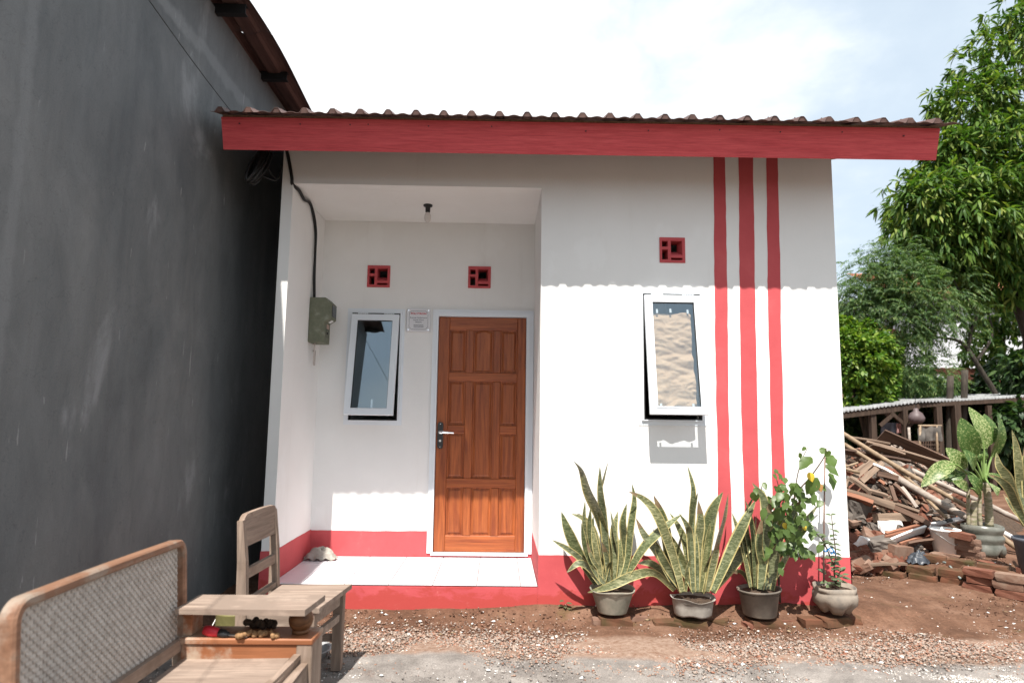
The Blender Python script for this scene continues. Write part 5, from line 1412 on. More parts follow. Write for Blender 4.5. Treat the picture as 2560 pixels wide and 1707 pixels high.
# crumbs of rubble
r_ = np.random.default_rng(9); x = r_.uniform(2.6, 5.2, 2600); y = r_.uniform(1.12, 3.3, 2600); k = mound(x, y) > .01; x = x[k]; y = y[k]; s_ = .008 + .03 * r_.random(len(x)) ** 2
scatter('rubble_crumbs', 'small crumbs of brick and mortar over the rubble heap', 'rubble', M['chips'], np.stack([x, y, mound(x, y) - .01 + s_ * .3], -1), s_, .6, 41)
r = random.Random(90)
cnt = 0
for k in range(230):
    y = 1.22 + 1.3 * r.random() ** 2.2; x = r.uniform(2.75, 4.3) + (y - 1.3) * .62
    if mound(x, y) < .015 or (y < 1.55 and x > 3.85) or (y < 1.3 and x > 3.6): continue
    src = r.choice(HALF + [BR[0], BR[2], HALF[0], HALF[1]])
    o = copy_to(src, 'broken_brick', (x, y, mz(x, y) + .012 + r.uniform(0, .03)), (r.uniform(-.7, .7), r.uniform(-.7, .7), r.uniform(0, 6.28)), tuple([r.uniform(.8, 1.25)] * 3))
    hue = 'dusty tan' if src.materials[0] == M['brick_tan'] else 'red'; kind_ = 'whole' if src in BR else 'broken'
    zone = 'at the foot of the rubble heap' if y < 1.5 else ('low on the rubble heap' if y < 1.9 else ('half way up the rubble heap' if y < 2.4 else 'near the top of the rubble heap'))
    side = ' close to the house' if x - (y - 1.3) * .62 < 3.25 else (' towards the bucket' if x - (y - 1.3) * .62 > 3.8 else ' in its middle')
    tag(o, '%s %s brick %s%s' % (kind_, hue, zone, side), 'brick', 'loose %s %s bricks %s%s' % (kind_, hue, zone, side)); cnt += 1
for k in range(16):
    y = 1.3 + 1.2 * r.random(); x = r.uniform(2.9, 4.1) + (y - 1.3) * .62
    o = copy_to(r.choice(CHK), 'mortar_chunk', (x, y, mz(x, y) + .03), (r.uniform(-.5, .5), r.uniform(-.5, .5), r.uniform(0, 6.28)), tuple([r.uniform(.5, .95)] * 3))
    zl = 'at the foot of the rubble heap' if y < 1.6 else ('half way up the rubble heap' if y < 2.1 else 'high on the rubble heap')
    tag(o, 'grey lump of mortar ' + zl, 'mortar lump', 'mortar lumps ' + zl)
def placed(src, name, sx, sy, Y, rot, sc, label, cat):
    o = copy_to(src, name, at(sx, sy, Y), rot, sc); tag(o, label, cat); return o
placed(CHK[0], 'mortar_chunk', 2136, 1272, 1.85, (.2, .1, .4), (1.25, 1.1, 1.4), 'big pale grey lump of mortar beside the corner of the house', 'mortar lump')
placed(CHK[1], 'mortar_chunk', 2194, 1362, 1.42, (.1, -.1, .2), (1.2, 1, .9), 'dark grey lump of mortar low in front of the rubble heap', 'mortar lump')
placed(BR[3], 'brick', 2246, 1377, 1.36, (.1, .1, .25), (1.05, 1.4, 2.0), 'thick tan brick block at the foot of the rubble heap', 'brick')
o = rough_mesh('shard', .10, .03, .10, 77, M['whitepaint'], .5, .12, 1); placed(o, 'plaster_shard', 2156, 1358, 1.38, (.5, .5, .3), (1, 1, 1.1), 'white triangular shard of plaster at the foot of the rubble heap', 'shard')
o = rough_mesh('slab', .24, .03, .14, 78, M['whitepaint'], .25, .05, 1); placed(o, 'plaster_slab', 2228, 1320, 1.58, (-.35, .05, .1), (1, 1, 1), 'white slab of broken plaster leaning in the rubble heap', 'slab')
o = rough_mesh('stone', .20, .12, .08, 79, M['brick_tan'], .3, .1, 2); placed(o, 'stone', 2360, 1394, 1.28, (0, .05, -.1), (1.1, 1, 1), 'smooth tan stone on the soil below the white bucket', 'stone')
o = rough_mesh('tile_shard', .22, .13, .03, 80, M['brick'], .3, .08, 1); placed(o, 'tile_shard', 2480, 1418, .95, (.35, .1, -.5), (1, 1, 1), 'flat triangular shard of red tile behind the brick edging', 'shard')

# bamboo poles and boards
def pole(name, label, cat, a, ya, c, yc, rad, mat, nodes=True, taper=.85, group=None, band=None):
    p = at(*a, ya); q = at(*c, yc); L = (q - p).length
    T = thing(name, label, cat, p, group); bb = MB(); n = max(2, int(L / .28) * 2); pts = []; rs = []
    d = (q - p) / n
    sag = Vector((0, 0, -1)) * .012 * L
    for k in range(n + 1):
        t = k / n; base = p + (q - p) * t + sag * math.sin(math.pi * t); rr = rad * (1 - (1 - taper) * t)
        if nodes and k % 2 == 1:
            dd = (q - p).normalized()
            for off, f in ((-.012, 1), (-.004, 1.10), (.004, 1.10), (.012, 1)): pts.append(base + dd * off); rs.append(rr * f)
        else: pts.append(base); rs.append(rr)
    bb.tube(pts, rs, 10); bb.build('culm' if nodes else 'tube', M[mat], T, True)
    if band:
        m0 = p + (q - p) * band[0]; m1 = p + (q - p) * band[1]; bb = MB(); bb.tube([m0, m1], rad * 1.06, 10); bb.build('band', M['black_plastic'], T, True)
    return T
cB = Conv(2060, 1020, 4.704); cC = Conv(2090, 1200, 6.03); cA = Conv(2000, 900, 2.6125); cD = Conv(2250, 980, 4.9)
pole('bamboo_pole', 'thickest bleached bamboo pole lying down the front of the heap', 'bamboo', cB(640, 690), 2.15, cB(1850, 1375), 1.42, .036, 'bamboo_pale')
pole('bamboo_pole', 'long tan bamboo pole running from the house corner to the potted mottled plant', 'bamboo', cB(180, 270), 2.75, cB(1790, 1215), 1.62, .026, 'bamboo')
pole('bamboo_pole', 'second tan bamboo pole, just below the longest one', 'bamboo', cB(240, 425), 2.62, cB(1150, 960), 2.0, .023, 'bamboo')
pole('bamboo_pole', 'bamboo pole ending behind the mottled plant, above the longest one', 'bamboo', cB(850, 635), 2.5, cB(1800, 1080), 2.0, .028, 'bamboo_pale')
pole('bamboo_pole', 'short thin bamboo pole crossing under the two long ones', 'bamboo', cB(815, 680), 2.32, cB(1250, 1040), 1.85, .016, 'bamboo')
pole('bamboo_pole', 'thin bamboo stick slanting below the bleached pole', 'bamboo', cB(1190, 1050), 1.80, cB(1440, 1290), 1.55, .017, 'bamboo')
pole('bamboo_pole', 'bleached bamboo pole lying to the far side of the mottled plant', 'bamboo', cB(1880, 1110), 1.95, cB(2420, 1370), 1.75, .028, 'bamboo_pale')
pole('plastic_pipe', 'white plastic pipe with a black band low in the heap', 'pipe', cB(1180, 1385), 1.62, cB(1640, 1290), 1.70, .022, 'pvc', False, 1, None, (.52, .68))
pole('plastic_pipe', 'stub of pale pipe beyond the top of the heap', 'pipe', cB(1370, 560), 3.0, cB(1500, 650), 2.95, .026, 'pvc', False, 1)
pole('plastic_pipe', 'grey pipe with a dark band beside the cloudy jug', 'pipe', cA(1290, 1105), 1.55, cA(1500, 1215), 1.45, .024, 'pvc', False, 1, None, (.45, .62))
pole('bamboo_pole', 'short bamboo stub under the grey pipe beside the cloudy jug', 'bamboo', cA(1300, 1140), 1.5, cA(1460, 1260), 1.38, .026, 'bamboo')
pole('bamboo_pole', 'thin twig of bamboo at the upper corner of the heap by the house', 'bamboo', cB(250, 690), 2.2, cB(400, 640), 2.2, .012, 'bamboo')
pole('bamboo_pole', 'bamboo end sticking out beside the house corner, mid heap', 'bamboo', cB(180, 690), 2.05, cB(420, 760), 2.0, .018, 'bamboo')
def board(label, a, ya, c, yc, wid, th, mat, roll=0.0, name='plank', cat='plank', group=None, w2=None):
    p = at(*a, ya); q = at(*c, yc); d = (q - p); L = d.length; d.normalize()
    bb = MB(); r = random.Random(hash(label + str(a)) % 9999 if False else int(a[0] * 7 + a[1] * 13))
    n = 5; rows = []; w2 = w2 or wid
    for k in range(n + 1):
        t = k / n; w_ = wid + (w2 - wid) * t; x = L * t + (r.uniform(-.012, .012) if k in (0, n) else 0); wb = r.uniform(-.003, .003); bow = .006 * math.sin(t * 3)
        rows.append(bb.addv([(x, -w_ / 2 + wb, -th / 2 + bow), (x + r.uniform(-.01, .01), w_ / 2 + wb, -th / 2 + bow), (x, w_ / 2 + wb, th / 2 + bow), (x, -w_ / 2 + wb, th / 2 + bow)]))
    for a_, c_ in zip(rows, rows[1:]):
        for k in range(4): bb.face((a_ + k, a_ + (k + 1) % 4, c_ + (k + 1) % 4, c_ + k))
    bb.face([rows[0] + k for k in (3, 2, 1, 0)]); bb.face([rows[-1] + k for k in range(4)])
    o = bb.build(name, M[mat], None, origin=(0, 0, 0))
    z = Vector((0, 0, 1)); s = z.cross(d).normalized(); u = d.cross(s)
    Rm_ = Matrix((d, s, u)).transposed() @ Matrix.Rotation(roll, 3, 'X')
    o.location = p; o.rotation_euler = Rm_.to_euler()
    tag(o, label, cat, group); return o
board('broad dark board sloping down the far side of the heap top', cB(640, 330), 3.1, cB(1420, 680), 2.95, .26, .02, 'plank_dark', -.75)
board('wide brown board below the dark one near the heap top', cB(480, 420), 2.85, cB(1400, 680), 2.62, .14, .022, 'plank', -.55)
board('tapered pale board lying at the top of the heap by the house', cB(300, 345), 2.9, cB(760, 420), 2.85, .07, .02, 'plank', -.2)
board('long brown board under the bamboo at the top of the heap', cB(180, 500), 2.55, cB(1000, 640), 2.5, .10, .022, 'plank_dark', -.5)
board('broad tilted plank in the upper heap, pale side up', cB(520, 440), 2.72, cB(900, 560), 2.7, .16, .02, 'plank', -.35)
board('straight pale batten leaning up to the tangle beside the house', cB(210, 930), 1.98, cB(560, 640), 2.15, .062, .03, 'plank', .9)
board('pale batten crossing the middle of the heap', cB(440, 860), 1.98, cB(690, 640), 2.15, .055, .03, 'plank', .9)
board('curved offcut of pale wood in the middle of the heap', cB(300, 810), 1.95, cB(560, 1000), 1.85, .06, .03, 'plank', .3)
board('pale offcut continuing the curved one', cB(520, 970), 1.86, cB(760, 1040), 1.80, .045, .03, 'plank', .3)
board('heavy weathered beam end low in the heap beside the grey lump', cB(240, 985), 1.85, cB(830, 1165), 1.66, .10, .065, 'plank', -.25, 'beam', 'beam')
board('reddish splintered beam lying under the heavy beam end', cB(250, 1020), 1.80, cB(560, 1120), 1.72, .08, .04, 'plank_red', -.5, 'beam', 'beam')
board('long dark beam slanting down beside the heavy beam end', cB(820, 1165), 1.7, cB(1250, 1370), 1.52, .07, .045, 'plank_dark', -.3, 'beam', 'beam')
board('tan board slanting down to the plastic pipe', cB(700, 1090), 1.75, cB(1120, 1225), 1.66, .05, .025, 'plank', -.5)
board('short dark beam ending at the bleached bamboo', cB(620, 770), 2.05, cB(880, 835), 1.98, .06, .05, 'plank_dark', -.2, 'beam', 'beam')
board('white painted strip showing behind the bleached bamboo', cB(560, 655), 2.12, cB(810, 775), 2.02, .05, .02, 'whitepaint', -.5)
board('bright white painted plank low in front of the heap', cC(815, 930), 1.40, cC(1340, 735), 1.52, .085, .018, 'whitepaint', -.95)
board('red brown strip above the white painted plank', cC(745, 805), 1.46, cC(1400, 650), 1.60, .026, .018, 'plank_red', .3)
board('second red brown strip above the white painted plank', cC(750, 850), 1.43, cC(1290, 735), 1.55, .022, .018, 'plank_red', .2)
board('red brown strip under the white painted plank', cC(960, 960), 1.38, cC(1300, 865), 1.46, .022, .018, 'plank_red', .1)
board('dark grey board under the strips beside the bucket', cC(1060, 970), 1.36, cC(1450, 915), 1.42, .07, .02, 'plank_dark', -.7)
board('thick weathered block of wood above the white plaster slab', cC(600, 570), 1.66, cC(1090, 560), 1.68, .09, .075, 'plank', -.2, 'beam', 'beam')
board('flat tan plank lying on the soil in front of the heap', cC(470, 1275), 1.16, cC(1050, 1262), 1.14, .05, .018, 'plank', 0)
board('thin pale slat lying by the white shard', cC(1380, 520), 1.66, cC(1790, 535), 1.62, .02, .012, 'bamboo_pale', 0)
board('upright broken lath in the middle of the heap', cC(820, 90), 1.82, cC(900, 330), 1.7, .035, .025, 'plank_dark', 0)
board('pale split lath in the dark hollow of the heap', cC(1000, 110), 1.85, cC(1230, 420), 1.7, .03, .012, 'bamboo_pale', .6)
board('dark lath beside the pale split one', cC(880, 60), 1.9, cC(1160, 330), 1.75, .04, .02, 'plank_dark', .4)
r = random.Random(91)
for k in range(95):
    sx = r.uniform(2115, 2420); top_ = 1105 + max(0, sx - 2180) * .75
    sy = top_ + 25 + r.random() * (1330 - top_ - 25) if top_ < 1300 else 1320
    if sy > 1340 or sx > 2400 and sy < 1240: continue
    Yd = np.interp(sy, [1100, 1200, 1300, 1400], [2.85, 2.25, 1.8, 1.35]) + .06
    an = r.choice([.45, .5, .55, -.6, .2, 1.0]) + r.uniform(-.15, .15); L_ = r.uniform(18, 55)
    mt_ = r.choice(['plank', 'plank', 'plank_dark', 'plank_red'])
    lab_ = '%s timber offcut lying loose %s' % ({'plank': 'weathered grey brown', 'plank_dark': 'dark', 'plank_red': 'reddish'}[mt_], 'near the top of the heap' if sy < 1180 else ('half way up the heap' if sy < 1260 else 'low on the heap'))
    board(lab_, (sx, sy), Yd, (sx + L_ * math.cos(an), sy + L_ * math.sin(an)), Yd + r.uniform(-.12, .05), r.uniform(.025, .07), r.uniform(.012, .03), mt_, r.uniform(-.8, .8), 'timber_offcut', 'plank', lab_ + ' group')

# black plastic sheet and hose scrap
rag('plastic_scrap', tuple(at(2302, 1408, 1.18)), .12, .08, .085, mnoise('black_polythene', [(.3, (.02, .024, .03)), (.7, (.07, .08, .095))], 9, .35, .3), 'crumpled dark plastic scrap at the foot of the heap', 'plastic', 8)
b = MB(); b.tube(catmull([at(2320, 1395, 1.2), at(2345, 1402, 1.12), at(2368, 1408, 1.02), at(2385, 1428, .88), at(2402, 1446, .78)], 6), .009, 8)
tag(b.build('hose', mplain('grey_green_hose', (.20, .24, .23), .5), None, True), 'short grey green hose trailing over the brick edging', 'hose')

# white bucket
bp = atz(2366, 1384, .145)
BK = thing('bucket', 'dirty white bucket behind the small stack of bricks', 'bucket', bp)
b = MB(); b.lathe([(0, 0), (.095, 0), (.118, .205), (.124, .206), (.126, .222), (.118, .224), (.114, .20), (.09, .012), (0, .012)], bp, 28); b.build('body', M['whitepaint'], BK, True)
b = MB(); b.tube(catmull([bp + Vector((-.12, 0, .20)), bp + Vector((-.09, -.09, .16)), bp + Vector((.0, -.125, .10)), bp + Vector((.09, -.09, .16)), bp + Vector((.12, 0, .20))], 6), .0035, 6); b.build('handle', M['steel'], BK)
# stack of bricks
sp_ = atz(2428, 1394, .150)
LS = ['lowest', 'second', 'third', 'topmost']
for k in range(4):
    o = copy_to(BR[(3, 2, 3, 0)[k]], 'brick', (sp_.x + (.02, .0, -.01, -.05)[k], sp_.y + .06, sp_.z + .026 + .053 * k), (0, (.0, .01, -.02, -.09)[k], 2.05 + (.0, .05, -.04, .1)[k]), (1.1, 1.05, .96))
    tag(o, LS[k] + ' brick of the small stack beside the cloudy jug', 'brick', 'small stack of bricks')
# brick edging of the raised bed: every brick a part
ED = thing('brick_edging', 'low edging of loose bricks along the raised bed', 'edging', (3.7, .7, 0))
dv = Vector((.69, -.724, 0)); nv = Vector((.724, .69, 0)); org = Vector((3.83, .5, 0)); ang = math.atan2(dv.y, dv.x)
r = random.Random(14)
def eb(s, d_, z, k, rot=0.0, sc=(1, 1, 1), tilt=0):
    p = org + dv * s + nv * d_; o = copy_to(BR[k], 'brick', (0, 0, 0), (tilt, 0, 0)); attach(o, ED)
    o.location = (p.x, p.y, z); o.rotation_euler = (tilt, r.uniform(-.02, .02), ang + rot); o.scale = sc
for c in range(3):
    s = .10 + (.10 if c == 1 else 0) - (.12 if c == 1 else 0)
    while s < 1.7:
        l = (1.0 if not (c == 1 and r.random() < .5) else .7); eb(s, .05 + r.uniform(-.008, .008), .028 + .060 * c, r.choice([0, 0, 2, 1]), r.uniform(-.03, .03), (l, 1, 1.04)); s += .206 * l + .004
for c, (s, d_, z) in enumerate([(-.12, .09, .028), (-.10, .10, .088), (-.11, .08, .148), (-.30, .20, .03), (-.31, .21, .09), (-.52, .16, .02), (-.55, .22, .075), (-.75, .14, .012), (-.97, .12, .010), (-1.18, .10, .008), (-.05, .28, .16), (-.28, .34, .155), (.2, .30, .165), (-.5, .42, .15)]):
    eb(s, d_, z, (0, 1, 0, 5, 4, 4, 5, 4, 1, 4, 4, 5, 1, 4)[c], r.uniform(-.15, .15), (1, 1, 1), r.uniform(-.05, .05))

# mottled plant in a cut-off water jug
jp = atz(2460, 1386, .150)
s_ = (jp - CAM).dot(FW) / FPX; jr = 44 * s_; jh = 73 * s_
DP = thing('potted_mottled_plant', 'big mottled green plant in a cut-off cloudy water jug', 'potted plant', jp)
b = MB(); b.lathe([(0, .012), (jr * .55, .012), (jr * .95, 0), (jr * 1.06, .03), (jr * 1.04, jh * .30), (jr * .95, jh * .38), (jr * .95, jh * .44), (jr * 1.03, jh * .52), (jr * 1.03, jh * .62), (jr * .95, jh * .69), (jr * .96, jh * .75), (jr * 1.04, jh * .84), (jr * 1.03, jh), (jr * .99, jh), (jr * .95, jh * .85), (0, jh * .85)], jp, 40,
    lambda r_, z_, a, j: (r_ * (1 - (.09 * max(0, math.cos(5 * a)) ** 2 if j in (2, 3) else 0)), z_ + (.03 * max(0, math.cos(5 * a)) ** 3 if j in (2, 3) else (.008 * math.sin(2 * a) if z_ > jh * .95 else 0))))
b.build('jug', M['jug'], DP, True)
YD = jp.y
for pts, rad in (([(900, 1640), (900, 1480), (915, 1330)], .030), ([(1095, 1640), (1085, 1400), (1055, 1110)], .034), ([(985, 1640), (975, 1450), (985, 1210)], .018), ([(840, 1640), (835, 1330), (838, 1180)], .016)):
    P_ = [at(*cD(*p), YD + .02) for p in pts]; b = MB(); q = catmull(P_, 7)
    b.tube(q, [rad * (1.08 if k % 3 == 0 else 1) * (1 - .15 * k / len(q)) for k in range(len(q))], 10); b.build('stalk', M['trunk_pale'], DP, True)
dprof = lambda t: math.sin(math.pi * min(1, t * .96 + .05)) ** .62 * (1.12 - .35 * t)
def big_leaf(base, tip, wpx, dy0, dy1, tw, mat, origin, bend=(0, 0)):
    p, q = at(*cD(*base), YD + dy0), at(*cD(*tip), YD + dy1)
    m_ = (p + q) / 2 + Vector((bend[0], -.03, bend[1]))
    face = Vector((math.sin(tw), -math.cos(tw), .25))
    bb = leafstrip([p, m_, q], wpx * 1.02 / 4.9 / FPX * (p - CAM).length, face, .5, 7, dprof, .18)
    bb.m = [0] * len(bb.m); bb.build('leaf', M[mat], DP, True)
    o_ = at(*cD(*origin), YD + .02); b2 = MB(); b2.tube(catmull([o_, o_.lerp(p, .5) + Vector((0, 0, .02)), p, p.lerp(m_, .8)], 4), [.011] * 4 + [.009] * 4 + [.006] * 4 + [.003], 6); b2.build('petiole', M['petiole'], DP, True)
for a in [((905, 790), (745, 310), 215, -.02, -.06, -.3, 'dieff', (1020, 1090), (-.02, 0)), ((1030, 690), (838, 180), 205, .0, .06, .2, 'dieff_pale', (1030, 1080), (.02, 0)), ((1125, 790), (1195, 262), 170, .03, .0, .5, 'dieff', (1050, 1080), (.03, 0)),
          ((1065, 640), (1035, 265), 180, .08, .14, 0, 'dieff', (1040, 1080)), ((660, 880), (255, 1165), 150, -.10, -.16, -.5, 'dieff_pale', (980, 1150), (0, .05)), ((790, 950), (560, 680), 165, -.02, -.02, -.2, 'dieff_pale', (1000, 1120)),
          ((910, 935), (775, 700), 150, -.08, -.10, .3, 'dieff', (1000, 1120)), ((780, 990), (480, 1060), 130, .0, .02, -.8, 'dieff', (990, 1130)), ((835, 1175), (640, 1085), 100, -.06, -.10, -.3, 'dieff_pale', (960, 1250)),
          ((1080, 1110), (1200, 1270), 160, -.06, -.12, .5, 'dieff_pale', (1040, 1090)), ((1060, 1010), (1330, 1095), 90, .02, .05, .8, 'dieff', (1040, 1090)), ((985, 1215), (825, 1005), 120, -.08, -.1, 0, 'dieff', (985, 1300)), ((1000, 850), (950, 700), 120, .03, .05, 0, 'dieff', (1030, 1080)),
          ((1140, 760), (1185, 640), 80, .08, .1, .4, 'dieff', (1040, 1080))]: big_leaf(*a)
# snake plant at the edge of the picture
sp2 = atz(2584, 1432, .16)
SP = thing('potted_snake_plant', 'snake plant in a grey blue pot on the raised bed past the brick edging', 'potted plant', sp2)
b = MB(); b.lathe([(0, 0), (.085, 0), (.115, .24), (.125, .245), (.125, .27), (.115, .27), (.11, .23), (0, .23)], sp2, 28); b.build('pot', M['blue_pot'], SP, True)
SL = [([(1370, 460), (1420, 650), (1452, 900), (1480, 1200), (1560, 1640)], 72), ([(1180, 740), (1215, 900), (1312, 1040), (1385, 1250), (1540, 1640)], 80), ([(1430, 850), (1470, 1000), (1500, 1200), (1590, 1640)], 80), ([(1085, 1015), (1200, 1060), (1330, 1180), (1440, 1420), (1560, 1640)], 60),
      ([(1640, 500), (1620, 800), (1600, 1200), (1600, 1640)], 80), ([(1760, 700), (1720, 1000), (1650, 1300), (1620, 1640)], 80), ([(1540, 620), (1560, 900), (1570, 1300), (1600, 1640)], 70), ([(1260, 1240), (1320, 1330), (1400, 1450), (1560, 1640)], 50), ([(1700, 900), (1660, 1200), (1610, 1640)], 70)]
snake_plant(SP, SL, cD, sp2.y, 77, .12)

# ================================================================== BACKGROUND: SHED, HOUSES, TREES
SY = 7.6
SH = thing('shed', 'open lean-to shed with a zinc roof behind the rubble heap', 'shed', (7.3, 7.6, 0))
# roof sheets along the visible edge
e0, e1, e2, e3 = at(2085, 1029, SY), at(2300, 1001, SY + .1), at(2440, 997, SY + .3), at(2680, 980, SY + .4)
def shed_sheet(p, q, seed):
    bb = MB(); n = 60; rows = []
    for t in (0, .02, 1):
        pts = []
        for i in range(n + 1):
            u = i / n; base = p.lerp(q, u); h = .018 * math.sin(u * (q - p).length / .076 * 2 * math.pi)
            pts.append((base.x + t * .25, base.y + t * 2.6, base.z + h + t * .10))
        rows.append(bb.addv(pts))
    for a, c in zip(rows, rows[1:]):
        for i in range(n): bb.face((a + i, a + i + 1, c + i + 1, c + i))
    lo = bb.addv([(bb.v[rows[0] + i][0], bb.v[rows[0] + i][1] + .002, bb.v[rows[0] + i][2] - .03) for i in range(n + 1)])
    for i in range(n): bb.face((rows[0] + i + 1, rows[0] + i, lo + i, lo + i + 1))
    bb.build('roof_sheet', M['zinc'], SH)
shed_sheet(e0, e1, 1); shed_sheet(e1, e2, 2); shed_sheet(e2, e3, 3)
b = MB(); b.bar(e0 + Vector((0, .05, -.09)), e1 + Vector((0, .05, -.10)), .05, .11); b.build('beam', M['post'], SH)
b = MB(); b.bar(e1 + Vector((0, .08, -.09)), e3 + Vector((0, .05, -.09)), .05, .08); b.build('beam', M['post'], SH)
def post(sx, Y, top_, w_): 
    p = at(sx, 1150, Y); bb = MB(); bb.bar((p.x, p.y, 0), (p.x, p.y, top_), w_, w_, up=(0, 1, 0)); bb.build('post', M['post'], SH); return p
pa = post(2186, SY + .15, 1.50, .10); pb = post(2267, SY + .12, 1.58, .09); pc_ = post(2352, SY + .2, 1.66, .10); pd = post(2398, SY + .25, 1.70, .12); post(2480, SY + .3, 1.7, .08); post(2560, SY + .3, 1.75, .1); post(2130, SY + 2.3, 1.5, .09); post(2300, SY + 2.4, 1.5, .09)
for a, c in (((2228, 1032), (2262, 1062)), ((2232, 1036), (2200, 1064)), ((2290, 1045), (2268, 1070))):
    b = MB(); b.bar(at(*a, SY + .1), at(*c, SY + .12), .05, .06); b.build('brace', M['post'], SH)
# things hanging in the shed
def drape(name, label, sx0, sx1, sy0, sy1, Y, mat, seed, cat='cloth'):
    n, m_ = 26, 14; sn = smooth_noise(m_, n, 3, seed); v = []
    for side in (0, 1):
        for j in range(m_):
            for i in range(n):
                u = i / (n - 1); t = j / (m_ - 1)
                p = at(sx0 + (sx1 - sx0) * u, sy0 + (sy1 - sy0) * t * (1 + .05 * math.sin(u * 7)), Y)
                v.append((p.x, p.y + .03 * math.sin(u * 16 + seed) * (.3 + t) + .012 * sn[j, i] + side * .012, p.z))
    v = np.array(v); i = np.arange(n * m_).reshape(m_, n); f1 = np.stack([i[:-1, :-1], i[:-1, 1:], i[1:, 1:], i[1:, :-1]], -1).reshape(-1, 4)
    o = np_mesh(name, v, np.concatenate([f1, f1 + n * m_]), mat, smooth=True); tag(o, label, cat)
drape('hanging_cloth', 'faded blue cloth hanging in the shed', 2202, 2243, 1056, 1128, SY + .5, M['cloth_blue'], 1)
drape('hanging_cloth', 'dark cloth draped over a rail beside the shed', 2297, 2352, 1064, 1102, SY - .3, M['cloth_dark'], 2)
drape('hanging_cloth', 'pale pink rag hanging from the shed post', 2243, 2254, 1058, 1082, SY + .3, M['pink'], 3)
b = MB(); b.tube([at(2296, 1064, SY - .29), at(2354, 1064, SY - .29)], .02, 8); b.tube([at(2342, 1064, SY - .29), at(2344, 1160, SY - .29)], .022, 8); b.tube([at(2300, 1064, SY - .29), at(2300, 1160, SY - .29)], .022, 8)
tag(b.build('clothes_rail', M['bamboo'], None, True), 'rail of thin poles carrying the dark cloth', 'rail')
b = MB(); b.tube([at(2276, 1130, SY - .2), at(2272, 1068, SY - .2)], [.020, .024], 8); o = b.build('broom_stick', M['bamboo_pale'], None, True); tag(o, 'pale stick standing in front of the dark shed post', 'stick')
jc = at(2291, 1043, SY - .1)
J = thing('hanging_jug', 'reddish plastic jug hanging under the shed roof', 'jug', jc)
b = MB(); b.lathe([(0, -.12), (.08, -.115), (.135, -.06), (.14, 0), (.10, .08), (.045, .12), (.04, .17), (0, .17)], jc, 20); b.build('body', mnoise('dull_red_plastic', [(.3, (.075, .050, .050)), (.7, (.14, .11, .11))], 6, .5, .1), J, True)
b = MB(); b.tube([jc + Vector((0, 0, .16)), jc + Vector((.01, .02, .42))], .006, 6); b.build('cord', M['black_cable'], J)
# hen coop of slats behind the heap
CP = thing('slatted_coop', 'dark slatted coop of crossed laths under the dark cloth', 'coop', at(2320, 1150, SY))
for k in range(9):
    b = MB(); b.bar(at(2300 + 6 * k, 1096, SY), at(2300 + 6 * k, 1150, SY), .022, .015, up=(0, 1, 0)); b.build('lath', M['post'], CP)
for k in range(5):
    b = MB(); b.bar(at(2296, 1102 + 10 * k, SY - .02), at(2352, 1102 + 10 * k, SY - .02), .022, .015); b.build('lath', M['post'], CP)
b = MB(); p = at(2324, 1150, SY + .4); b.box(p.x - .3, p.x + .3, p.y, p.y + .05, .0, 1.0); b.build('back_board', M['plank_dark'], CP)

def tiled_roof(bb, x0, x1, y0, z0, y1, z1, rows_=14):
    n = int((x1 - x0) / .11)
    for r_ in range(rows_):
        t0, t1 = r_ / rows_, (r_ + 1.12) / rows_
        a = []; c = []
        for i in range(n + 1):
            x = x0 + (x1 - x0) * i / n; h = .03 * (1 if i % 2 else 0)
            a.append((x, y0 + (y1 - y0) * t0, z0 + (z1 - z0) * t0 + h + .045)); c.append((x, y0 + (y1 - y0) * t1, z0 + (z1 - z0) * t1 + h + .01))
        ia = bb.addv(a); ic = bb.addv(c); il = bb.addv([(p[0], p[1], p[2] - .04) for p in a])
        for i in range(n): bb.face((ia + i, ia + i + 1, ic + i + 1, ic + i)); bb.face((ia + i + 1, ia + i, il + i, il + i + 1))
# brick house
hy = 13.0; hp = at(2085, 900, hy); hq = at(2262, 900, hy)
BH = thing('brick_house', 'brown brick house with a clay tile roof behind the light green bush', 'house', ((hp.x + hq.x) / 2, hy + 2, 0))
zt0 = at(2100, 838, hy).z
b = MB(); b.box(hp.x - 3, hq.x, hy, hy + 4, 0, zt0); b.build('wall', M['house_brick'], BH)
b = MB(); tiled_roof(b, hp.x - 3.2, hq.x + .15, hy - .35, zt0 - .12, hy + 2, zt0 + .75, 10); b.build('roof', M['rooftile'], BH)
b = MB(); q = at(2228, 900, hy - .1); b.tube([(q.x, q.y, 1.5), (q.x, q.y, at(2222, 828, hy - .1).z)], .055, 10); b.build('downpipe', M['farwhite'], BH, True)
# white house
wy = 17.0; wp = at(2250, 900, wy); wq = at(2640, 900, wy)
WH = thing('white_house', 'tall pale house wall showing through the feathery tree', 'house', ((wp.x + wq.x) / 2, wy + 2, 0))
wz = at(2400, 735, wy).z
b = MB(); b.box(wp.x, wq.x, wy, wy + 5, 0, wz); b.build('wall', M['farwhite'], WH)
b = MB(); tiled_roof(b, wp.x - .3, wq.x + .3, wy - .5, wz - .15, wy + 2.5, wz + 1.2, 12); b.build('roof', M['rooftile'], WH)
# low house with a red roof
ly = 11.5; lp = at(2440, 960, ly); lq = at(2700, 960, ly)
LH = thing('low_house', 'low brick house with a sunlit red tile roof at the picture edge', 'house', ((lp.x + lq.x) / 2, ly + 2, 0))
lz = at(2500, 985, ly).z
b = MB(); b.box(lp.x + .2, lq.x, ly + .4, ly + 4, 0, lz + .2); b.build('wall', M['house_brick'], LH)
b = MB(); tiled_roof(b, lp.x, lq.x, ly, lz, ly + 2.0, at(2540, 925, ly + 2.0).z, 12); b.build('roof', M['rooftile'], LH)

